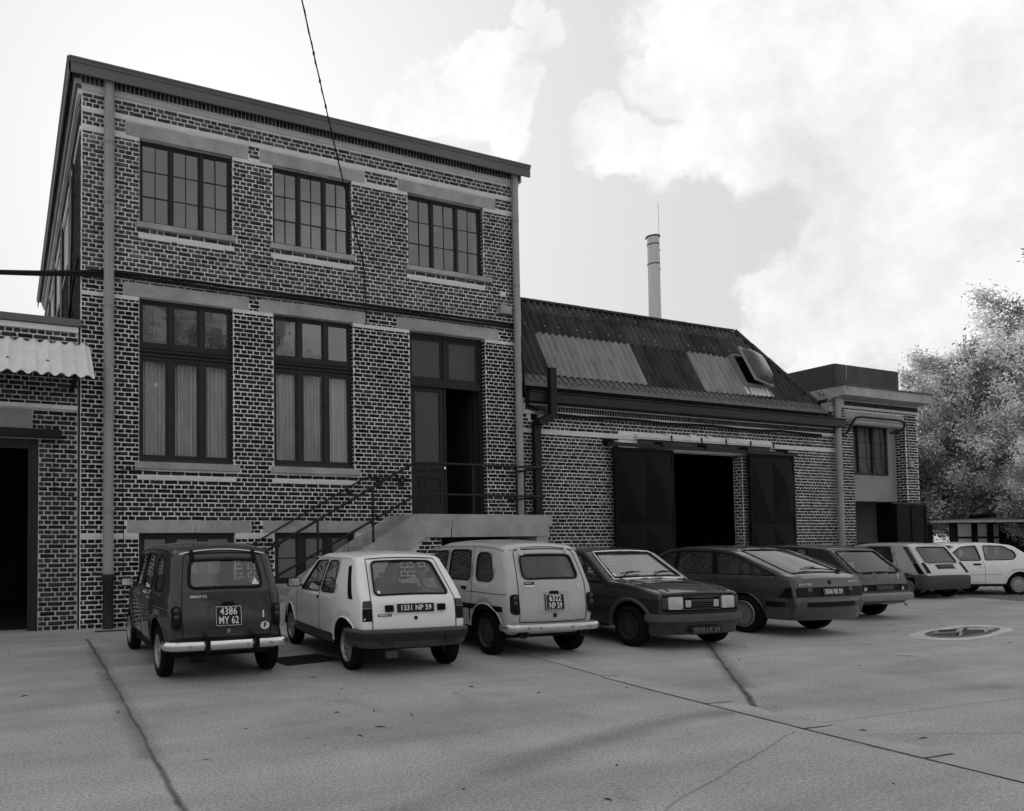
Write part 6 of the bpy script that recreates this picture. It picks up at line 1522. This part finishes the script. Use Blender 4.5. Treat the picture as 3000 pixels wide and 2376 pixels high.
    sec_=[(-.12,.21),(-.05,.21),(-.005,.38),(-.12,.38)]; c.sweep('front_spoiler',[tuple(p) for p in pth],[(-o,z) for o,z in sec_],pt)
    mb=MB(); mb.prism(rp([(-.26,.215),(.26,.215),(.26,.325),(-.26,.325)],.006),3.12,3.145,'x'); o=mb.obj('license_plate',MT['plate_old'],c.e)
    o=text('plate_lettering','9978 LR 59',.098,MT['white_dim'],c.e,(0,0,0),(0,0,0),width=.45,bold=.001); o.matrix_local=Matrix.Translation((3.1465,0,.27))@Matrix(((0,0,1),(1,0,0),(0,1,0))).to_4x4()
    # wipers
    for y0,y1 in ((.10,.62),(-.58,-.10)):
        a=c.endpt(c.endS(.95,'front'),-.02 if y0>0 else -.62,.03); 
    for pv,t0,t1 in ((.02,.16,.54),(-.54,-.46,-.08)):
        P0=Vector(c.endpt(c.endS(.935,'front'),pv,.02)); Q=Vector(c.endpt(c.endS(1.015,'front'),(t0+t1)/2+.02,.03)); mb=MB(); mb.tube([P0,Q],[.010,.006],5)
        B=[Vector(c.endpt(c.endS(z,'front'),y,.018)) for y,z in ((t0,.998),((t0+t1)/2,1.003),(t1,1.012))]; mb.tube(B,.008,5); mb.tube([B[0]*.7+B[2]*.3+Vector((0,0,.012)),B[0]*.3+B[2]*.7+Vector((0,0,.012))],.007,5); mb.obj('wiper',MT['plastic'],c.e)
    for y,z in ((-.565,1.045),(-.55,1.10)): c.patch('inspection_disc',[(y+.02*math.cos(a),z+.018*math.sin(a)) for a in np.linspace(0,2*PI,14)[:-1]],MT['white_dim'],'front',off=-.006,thick=.002)
    c.patch('tax_sticker',[(-.57,.985),(-.53,.985),(-.53,1.025),(-.57,1.025)],MT['sticker'],'front',off=-.006,thick=.002)
    mb=MB(); mb.tube([(1.30,-.02,1.42),(1.02,-.30,1.74)],.004,5); mb.tube([(1.32,0,1.39),(1.29,-.03,1.43)],.012,6); mb.obj('aerial',MT['plastic'],c.e)
    c.wheels(2.52,1.42,.292,.165,'alloy',rimr=.185,mt=MT['rim_dark']); c.inside(1.88,.95,.1,zb=.98)
nose_car()
def tail_car():
    pt=paint('dark_grey_paint',.032,rough=.4,dust=.15)
    c=Car('parked_car','dark hatchback with an F on its tailgate and pale grey rear bumper',(15.32,-4.62,0),R(3),pt,wedge_profile(),.79,[(.24,.95),(.5,.99),(.68,1.0),(.88,.97),(1.1,.90),(1.32,.83),(1.42,.80)],[(-.7,.93),(-.3,.97),(.3,1.0),(2.0,1.0),(3.2,.9)],r=.035,crown=.025)
    sw=[rp([(1.10,.91),(1.98,.905),(1.42,1.30),(1.12,1.315)],.03),rp([(.30,.91),(1.02,.91),(1.02,1.315),(.30,1.315)],.03)]
    rw=rp([(-.60,.88),(.60,.88),(.545,1.275),(-.545,1.275)],.05); fw_=rp([(-.685,.955),(.685,.955),(.585,1.315),(-.585,1.315)],.03)
    ar=[(0,.30,.34,1.),(2.52,.30,.355,1.)]
    c.body(sw,[rw],[fw_],ar); c.windows(sw,rw,fw_,G_CAR,seal=.010,rearseal=.010); c.liners(ar); c.lips(ar,.012); c.gaps([[(.26,.5),(.24,.9),(.26,1.33)],[(1.06,.30),(1.06,.9),(1.06,1.34)]])
    c.line([(-.69,.60),(-.69,.86),(-.63,1.315),(.63,1.315),(.69,.86),(.69,.60)],.005,MT['seal'],'tailgate_gap','rear')
    c.patch('rear_panel',rp([(-.77,.545),(.77,.545),(.77,.66),(-.77,.66)],.01),MT['plastic'],'rear',off=.004,thick=.01)
    for sg in (1,-1):
        c.patch('tail_lamp',rp([(sg*.62-.15,.55),(sg*.62+.15,.55),(sg*.62+.15,.655),(sg*.62-.15,.655)],.01),MT['lens'],'rear',off=.014,thick=.02)
        c.patch('reversing_lens',[(sg*.52-.035,.555),(sg*.52+.035,.555),(sg*.52+.035,.61),(sg*.52-.035,.61)],MT['lens_clear'],'rear',off=.017,thick=.02)
    plate(c,['7336 MV 59'],0,.60,.50,.10,size=.085,mt=MT['plate_old'],tm=MT['white_dim'],border=False,widths=[.40])
    c.label_('F',-.46,.80,.10,MT['white'],'rear',.004,bold=.004)
    c.patch('scuffed_paint',rp([(-.10,.745),(.12,.74),(.16,.765),(.10,.785),(-.08,.79)],.02),MT['white_dim'],'rear',off=.002,thick=.003)
    c.patch('sticker',[(-.57,.93),(-.43,.93),(-.45,.97),(-.56,.975)],MT['white_dim'],'rear',off=-.004,thick=.002)
    sec_=[(-.04,.36),(.05,.36),(.075,.40),(.075,.47),(.05,.50),(-.04,.51)]
    pth=fillet([(-.30,.845,0),(-.55,.83,.1),(-.69,.74,.1),(-.72,.3,.4),(-.725,0,.4),(-.72,-.3,.4),(-.69,-.74,.1),(-.55,-.83,.1),(-.30,-.845,0)],False,4)[::-1]
    c.sweep('rear_bumper',[tuple(p) for p in pth],[(-o,z) for o,z in sec_],mat('bumper_grey',.22,.5,.1,4))
    mb=MB(); mb.tube([(-.70,-.55,.30),(-.74,-.55,.27),(-.72,-.60,.24),(-.69,-.57,.28)],.01,6); mb.obj('tow_hook',MT['steel'],c.e)
    c.wheels(2.52,1.40,.285,.155,'steel',rimr=.18,mt=MT['rim_dark']); c.inside(1.88,.95,.1,zb=1.0)
tail_car()

# ---- big fastback saloon
def fastback():
    pt=paint('metallic_grey_paint',.06,metal=.3,rough=.34,dust=.08)
    prof=[(-.70,.26),(-.80,.30,.06),(-.86,.50,.08),(-.845,.62,.03),(-.80,.90,.03),(-.76,.945,.05),(-.66,.955,.04),(.28,1.335,.25),(.75,1.395,.3),(1.35,1.40,.4),(1.72,1.345,.15),(2.50,.93,.1),(3.3,.83,.5),(3.62,.70,.1),(3.68,.42,.1),(3.55,.22)]
    c=Car('parked_car','large metallic grey fastback with plate 3556 RE 59',(12.03,-5.55,0),R(4.5),pt,prof,.84,[(.22,.94),(.45,.985),(.65,1.0),(.88,.975),(1.0,.93),(1.2,.86),(1.38,.79)],[(-.9,.87),(-.6,.92),(0,.985),(.8,1.0),(2.0,1.0),(3.0,.95),(3.7,.84)],r=.03,crown=.03)
    sw=[rp([(1.48,.93),(2.28,.925),(1.70,1.285),(1.46,1.32)],.03),rp([(.60,.94),(1.38,.93),(1.38,1.325),(.70,1.325)],.03),rp([(-.52,.955),(.50,.945),(.60,1.31),(.28,1.275)],.03)]
    rw=rp([(-.54,.975),(.54,.975),(.49,1.325),(-.49,1.325)],.035); fw_=rp([(-.66,.98),(.66,.98),(.58,1.31),(-.58,1.31)],.04)
    ar=[(0,.32,.345,1.),(2.76,.32,.355,1.)]
    c.body(sw,[rw],[fw_],ar); c.windows(sw,None,fw_,G_CARDARK,seal=.010); w=c.pane(rw,G_CARDARK,'rear',1,'rear_window',off=-.004); c.line(rw,.008,MT['seal'],'window_seal','rear',closed=True,parent=w); c.liners(ar); c.lips(ar,.016)
    for sg in (1,-1):
        c.patch('window_pillar',[(1.385,.925),(1.46,.925),(1.45,1.33),(1.385,1.335)],MT['plastic'],'side',sg,off=.003,thick=.006); c.patch('window_pillar',[(.505,.935),(.59,.935),(.695,1.335),(.61,1.33)],MT['plastic'],'side',sg,off=.003,thick=.006)
        c.line([(-.50,.935),(.55,.925),(2.35,.905)],.006,MT['chrome'],'waist_trim','side',sg)
        c.line([(-.78,.70),(0,.725),(1.4,.725),(3.4,.68)],.005,pt,'swage_line','side',sg,off=.002)
        c.line([(-.58,1.0),(-.15,1.165),(.35,1.34),(.8,1.378),(1.5,1.37),(2.3,.98)],.006,pt,'roof_moulding','side',sg,off=.003)
        c.patch('fuel_flap' if sg>0 else 'side_panel',rp([(.02,.74),(.22,.74),(.22,.885),(.02,.885)],.02),pt,'side',sg,off=.0025,thick=.003)
        c.patch('door_handle',rp([(.48,.735),(.64,.735),(.64,.77),(.48,.77)],.01),MT['chrome'],'side',sg,off=.008,thick=.02)
        c.patch('tail_lamp',rp([(sg*.535-.165,.62),(sg*.535+.165,.62),(sg*.535+.155,.77),(sg*.535-.165,.77)],.012),MT['lens'],'rear',off=.010,thick=.02)
        c.patch('tail_lamp',rp([(-.80,.615),(-.60,.615),(-.72,.775),(-.79,.775)],.012),MT['lens'],'side',sg,off=.008,thick=.02)
        c.patch('reversing_lens',[(sg*.44-.04,.705),(sg*.44+.04,.705),(sg*.44+.04,.765),(sg*.44-.04,.765)],MT['lens_mid'],'rear',off=.0135,thick=.02)
    c.gaps([[(1.42,.30),(1.42,.62),(1.42,.92)],[(.36,.62),(.50,.72),(.52,.92)],[(1.42,.30),(.42,.32)],[(2.42,.34),(2.40,.88)]])
    c.patch('rear_panel',rp([(-.37,.62),(.37,.62),(.37,.77),(-.37,.77)],.01),MT['plastic'],'rear',off=.006,thick=.01)
    plate(c,['3556 RE 59'],-.03,.695,.44,.105,size=.092,off=.02,widths=[.37],border=False)
    c.label_('ROVER',.50,.815,.05,MT['white'],'rear',.005,width=.27,bold=-.0005); c.label_('820 Si',-.53,.845,.04,MT['white'],'rear',.005,width=.20)
    c.patch('shield_badge',[(-.03,.87),(.03,.87),(.025,.825),(0,.80),(-.025,.825)],MT['plastic'],'rear',off=.006,thick=.01)
    sec_=[(-.06,.27),(.0,.265),(.03,.30),(.045,.42),(.05,.46),(.03,.465),(.03,.545),(.05,.55),(.045,.60),(.0,.612),(-.06,.61)]
    pth=fillet([(-.40,.79,0),(-.60,.76,.12),(-.80,.66,.12),(-.86,.33,.4),(-.87,0,.4),(-.86,-.33,.4),(-.80,-.66,.12),(-.60,-.76,.12),(-.40,-.79,0)],False,5)[::-1]
    c.sweep('rear_bumper',[tuple(p) for p in pth],[(-o,z) for o,z in sec_],pt); sec_=[(.0,.47),(.036,.47),(.036,.54),(.0,.54)]; c.sweep('bumper_insert',[tuple(p) for p in pth],[(-o,z) for o,z in sec_],MT['plastic'])
    # rear wiper
    P0=Vector(c.endpt(c.endS(.965,'rear'),-.46,.035)); P1=Vector(c.endpt(c.endS(1.01,'rear'),.0,.03)); mb=MB(); mb.tube([P0,P1],[.012,.006],5); mb.tube([c.endpt(c.endS(1.005,'rear'),y,.018) for y in (-.22,0,.24)],.009,5); mb.tube([c.endpt(c.endS(1.02,'rear'),y,.03) for y in (-.1,.12)],.007,5); mb.tube([P0+Vector((0,-.04,0)),P0+Vector((0,.04,0))],.02,6); mb.obj('wiper',MT['plastic'],c.e)
    mb=MB(); mb.tube([(.62,0,1.425),(.62,0,1.46)],.01,6); mb.obj('aerial_socket',MT['plastic'],c.e)
    c.wheels(2.76,1.47,.312,.19,'cover',rimr=.215); c.inside(2.18,1.15,.25,zb=.97)
fastback()

# ---- pale five-door hatch at the back right
def supercinq():
    pt=paint('silver_paint',.52,metal=.1,rough=.4)
    prof=[(-.42,.26),(-.50,.30,.05),(-.545,.55,.06),(-.50,.66,.03),(-.44,.76,.03),(-.08,1.315,.05),(.02,1.36,.08),(.5,1.40,.3),(1.15,1.385,.3),(1.45,1.31,.1),(2.05,.91,.06),(2.7,.79,.3),(2.98,.62,.1),(3.05,.35,.1),(2.95,.22)]
    c=Car('parked_car','silver five-door hatchback with dark bumper, its tail towards the puddle',(22.03,-2.58,0),R(7.5),pt,prof,.785,[(.22,.94),(.45,.985),(.65,1.0),(.88,.97),(1.1,.90),(1.32,.83),(1.42,.80)],[(-.55,.92),(-.2,.96),(.4,1.0),(2.0,.99),(3.0,.86)],r=.04,crown=.03)
    sw=[rp([(1.12,.90),(1.86,.895),(1.40,1.28),(1.14,1.30)],.03),rp([(.28,.90),(1.03,.90),(1.03,1.305),(.42,1.305)],.035)]
    rw=rp([(-.525,.90),(.525,.90),(.50,1.285),(-.50,1.285)],.05); fw_=rp([(-.62,.95),(.62,.95),(.55,1.29),(-.55,1.29)],.04)
    ar=[(0,.29,.34,1.),(2.47,.29,.345,1.)]
    c.body(sw,[rw],[fw_],ar); c.windows(sw,rw,fw_,G_CARDARK,seal=.010,rearseal=.010); c.liners(ar)
    for sg in (1,-1):
        c.line([(.2,.60),(.18,.86),(.36,1.33)],.004,MT['seal'],'door_gap','side',sg); c.line([(1.07,.3),(1.07,1.33)],.004,MT['seal'],'door_gap','side',sg)
        c.patch('pillar_trim',[(-.285,.90),(-.175,.90),(.11,1.315),(-.005,1.315)],MT['plastic_grey'],'side',sg,off=.004,thick=.01)
        c.patch('tail_lamp',rp([(sg*.655-.06,.645),(sg*.655+.06,.645),(sg*.64+.05,.90),(sg*.64-.05,.90)],.01),MT['lens'],'rear',off=.010,thick=.02); c.patch('tail_lamp',rp([(-.455,.62),(-.33,.62),(-.178,.892),(-.285,.892)],.006),MT['lens'],'side',sg,off=.008,thick=.02)
        c.patch('sill_shield',[(-.48,.46),(-.3,.52),(2.9,.52),(2.9,.60),(-.5,.60)],MT['plastic_grey'],'side',sg,off=.006,thick=.01)
        c.patch('door_handle',rp([(.26,.80),(.42,.80),(.42,.85),(.26,.85)],.01),MT['plastic'],'side',sg,off=.006,thick=.02)
    c.patch('plate_recess',rp([(-.31,.735),(.31,.735),(.31,.845),(-.31,.845)],.01),MT['plastic_grey'],'rear',off=.003,thick=.006); plate(c,['6161 RM 59'],0.02,.79,.46,.095,size=.08,mt=MT['plate_old'],tm=MT['white_dim'],border=False,widths=[.36],off=.012)
    sec_=[(-.06,.24),(.0,.24),(.03,.28),(.04,.40),(.045,.52),(.03,.575),(.0,.60),(-.06,.605)]
    pth=fillet([(-.28,.79,0),(-.44,.775,.1),(-.52,.68,.12),(-.55,.3,.4),(-.555,0,.4),(-.55,-.3,.4),(-.52,-.68,.12),(-.44,-.775,.1),(-.28,-.79,0)],False,5)[::-1]
    c.sweep('rear_bumper',[tuple(p) for p in pth],[(-o,z) for o,z in sec_],MT['plastic_grey'])
    c.wheels(2.47,1.30,.275,.155,'cover',rimr=.19); c.inside(1.7,.8,.05,zb=.98)
supercinq()

# ---- white three-door saloon seen from the side
def white_side():
    pt=paint('white_paint_clean',.80,rough=.4)
    prof=[(-.70,.28),(-.76,.34,.06),(-.78,.62,.06),(-.72,.86,.08),(-.42,.99,.08),(.02,1.32,.12),(.55,1.39,.3),(1.2,1.385,.3),(1.48,1.32,.12),(2.18,.92,.08),(2.8,.83,.4),(3.22,.66,.12),(3.30,.38,.1),(3.18,.24)]
    c=Car('parked_car','white three-door car seen side-on at the right edge of the yard',(25.05,-2.55,0),R(-66),pt,prof,.845,[(.22,.94),(.45,.985),(.68,1.0),(.88,.975),(1.1,.91),(1.32,.83),(1.42,.80)],[(-.8,.88),(-.3,.96),(.4,1.0),(2.0,1.0),(3.0,.92),(3.4,.82)],r=.045,crown=.03)
    sw=[rp([(.98,.93),(1.98,.925),(1.42,1.285),(1.02,1.315)],.04),rp([(.02,1.03),(.14,.945),(.86,.935),(.82,1.315),(.30,1.30),(.06,1.16)],.04)]
    rw=rp([(-.56,1.02),(.56,1.02),(.52,1.27),(-.52,1.27)],.04); fw_=rp([(-.66,.97),(.66,.97),(.58,1.29),(-.58,1.29)],.04)
    ar=[(0,.29,.345,1.),(2.54,.29,.345,1.)]
    c.body(sw,[rw],[fw_],ar); c.windows(sw,rw,fw_,G_CAR,seal=.011); c.liners(ar); c.lips(ar,.010)
    c.gaps([[(.90,.30),(.90,.6),(.93,.92)],[(.90,.3),(2.1,.3),(2.12,.9)],[(.9,.55),(.45,.55)],[(.92,.55),(2.05,.55)]])
    for sg in (1,-1):
        c.patch('door_handle',rp([(1.00,.80),(1.20,.80),(1.20,.85),(1.00,.85)],.015),MT['plastic'],'side',sg,off=.008,thick=.02); c.patch('door_lock',[(1.02+.012*math.cos(a),.745+.012*math.sin(a)) for a in np.linspace(0,6.28,9)[:-1]],MT['plastic'],'side',sg,off=.004)
        c.patch('sill_shield',[(.36,.24),(2.18,.24),(2.18,.30),(.36,.30)],MT['plastic'],'side',sg,off=.004,thick=.01)
    c.wheels(2.54,1.42,.285,.165,'cover',rimr=.205); c.inside(1.75,.95,.1,zb=.98)
    mb=MB(); mb.tube([(1.3,0,1.41),(1.05,0,1.5)],.004,5); mb.obj('aerial',MT['plastic'],c.e)
white_side()
def hidden_car():
    pt=paint('dark_paint_two',.05,rough=.45,dust=.15)
    c=Car('parked_car','dark car almost hidden between the silver hatchback and the white car',(25.9,2.2,0),R(175),pt,wedge_profile(),.82,[(.24,.95),(.5,.99),(.68,1.0),(.88,.97),(1.1,.90),(1.32,.83),(1.42,.80)],[(-.7,.91),(-.3,.96),(.3,1.0),(2.0,1.0),(3.2,.9)],r=.035,crown=.025)
    sw=[rp([(1.10,.91),(1.98,.905),(1.42,1.30),(1.12,1.315)],.03),rp([(.30,.91),(1.02,.91),(1.02,1.315),(.30,1.315)],.03)]
    rw=rp([(-.60,.88),(.60,.88),(.545,1.275),(-.545,1.275)],.05); fw_=rp([(-.685,.955),(.685,.955),(.585,1.315),(-.585,1.315)],.03); ar=[(0,.30,.34,1.),(2.52,.30,.355,1.)]
    c.body(sw,[rw],[fw_],ar); c.windows(sw,rw,fw_,G_CARDARK,seal=.010); c.liners(ar); c.wheels(2.52,1.40,.285,.155,'steel',rimr=.18,mt=MT['rim_dark']); c.inside(1.88,.95,.1,zb=1.0)
hidden_car()
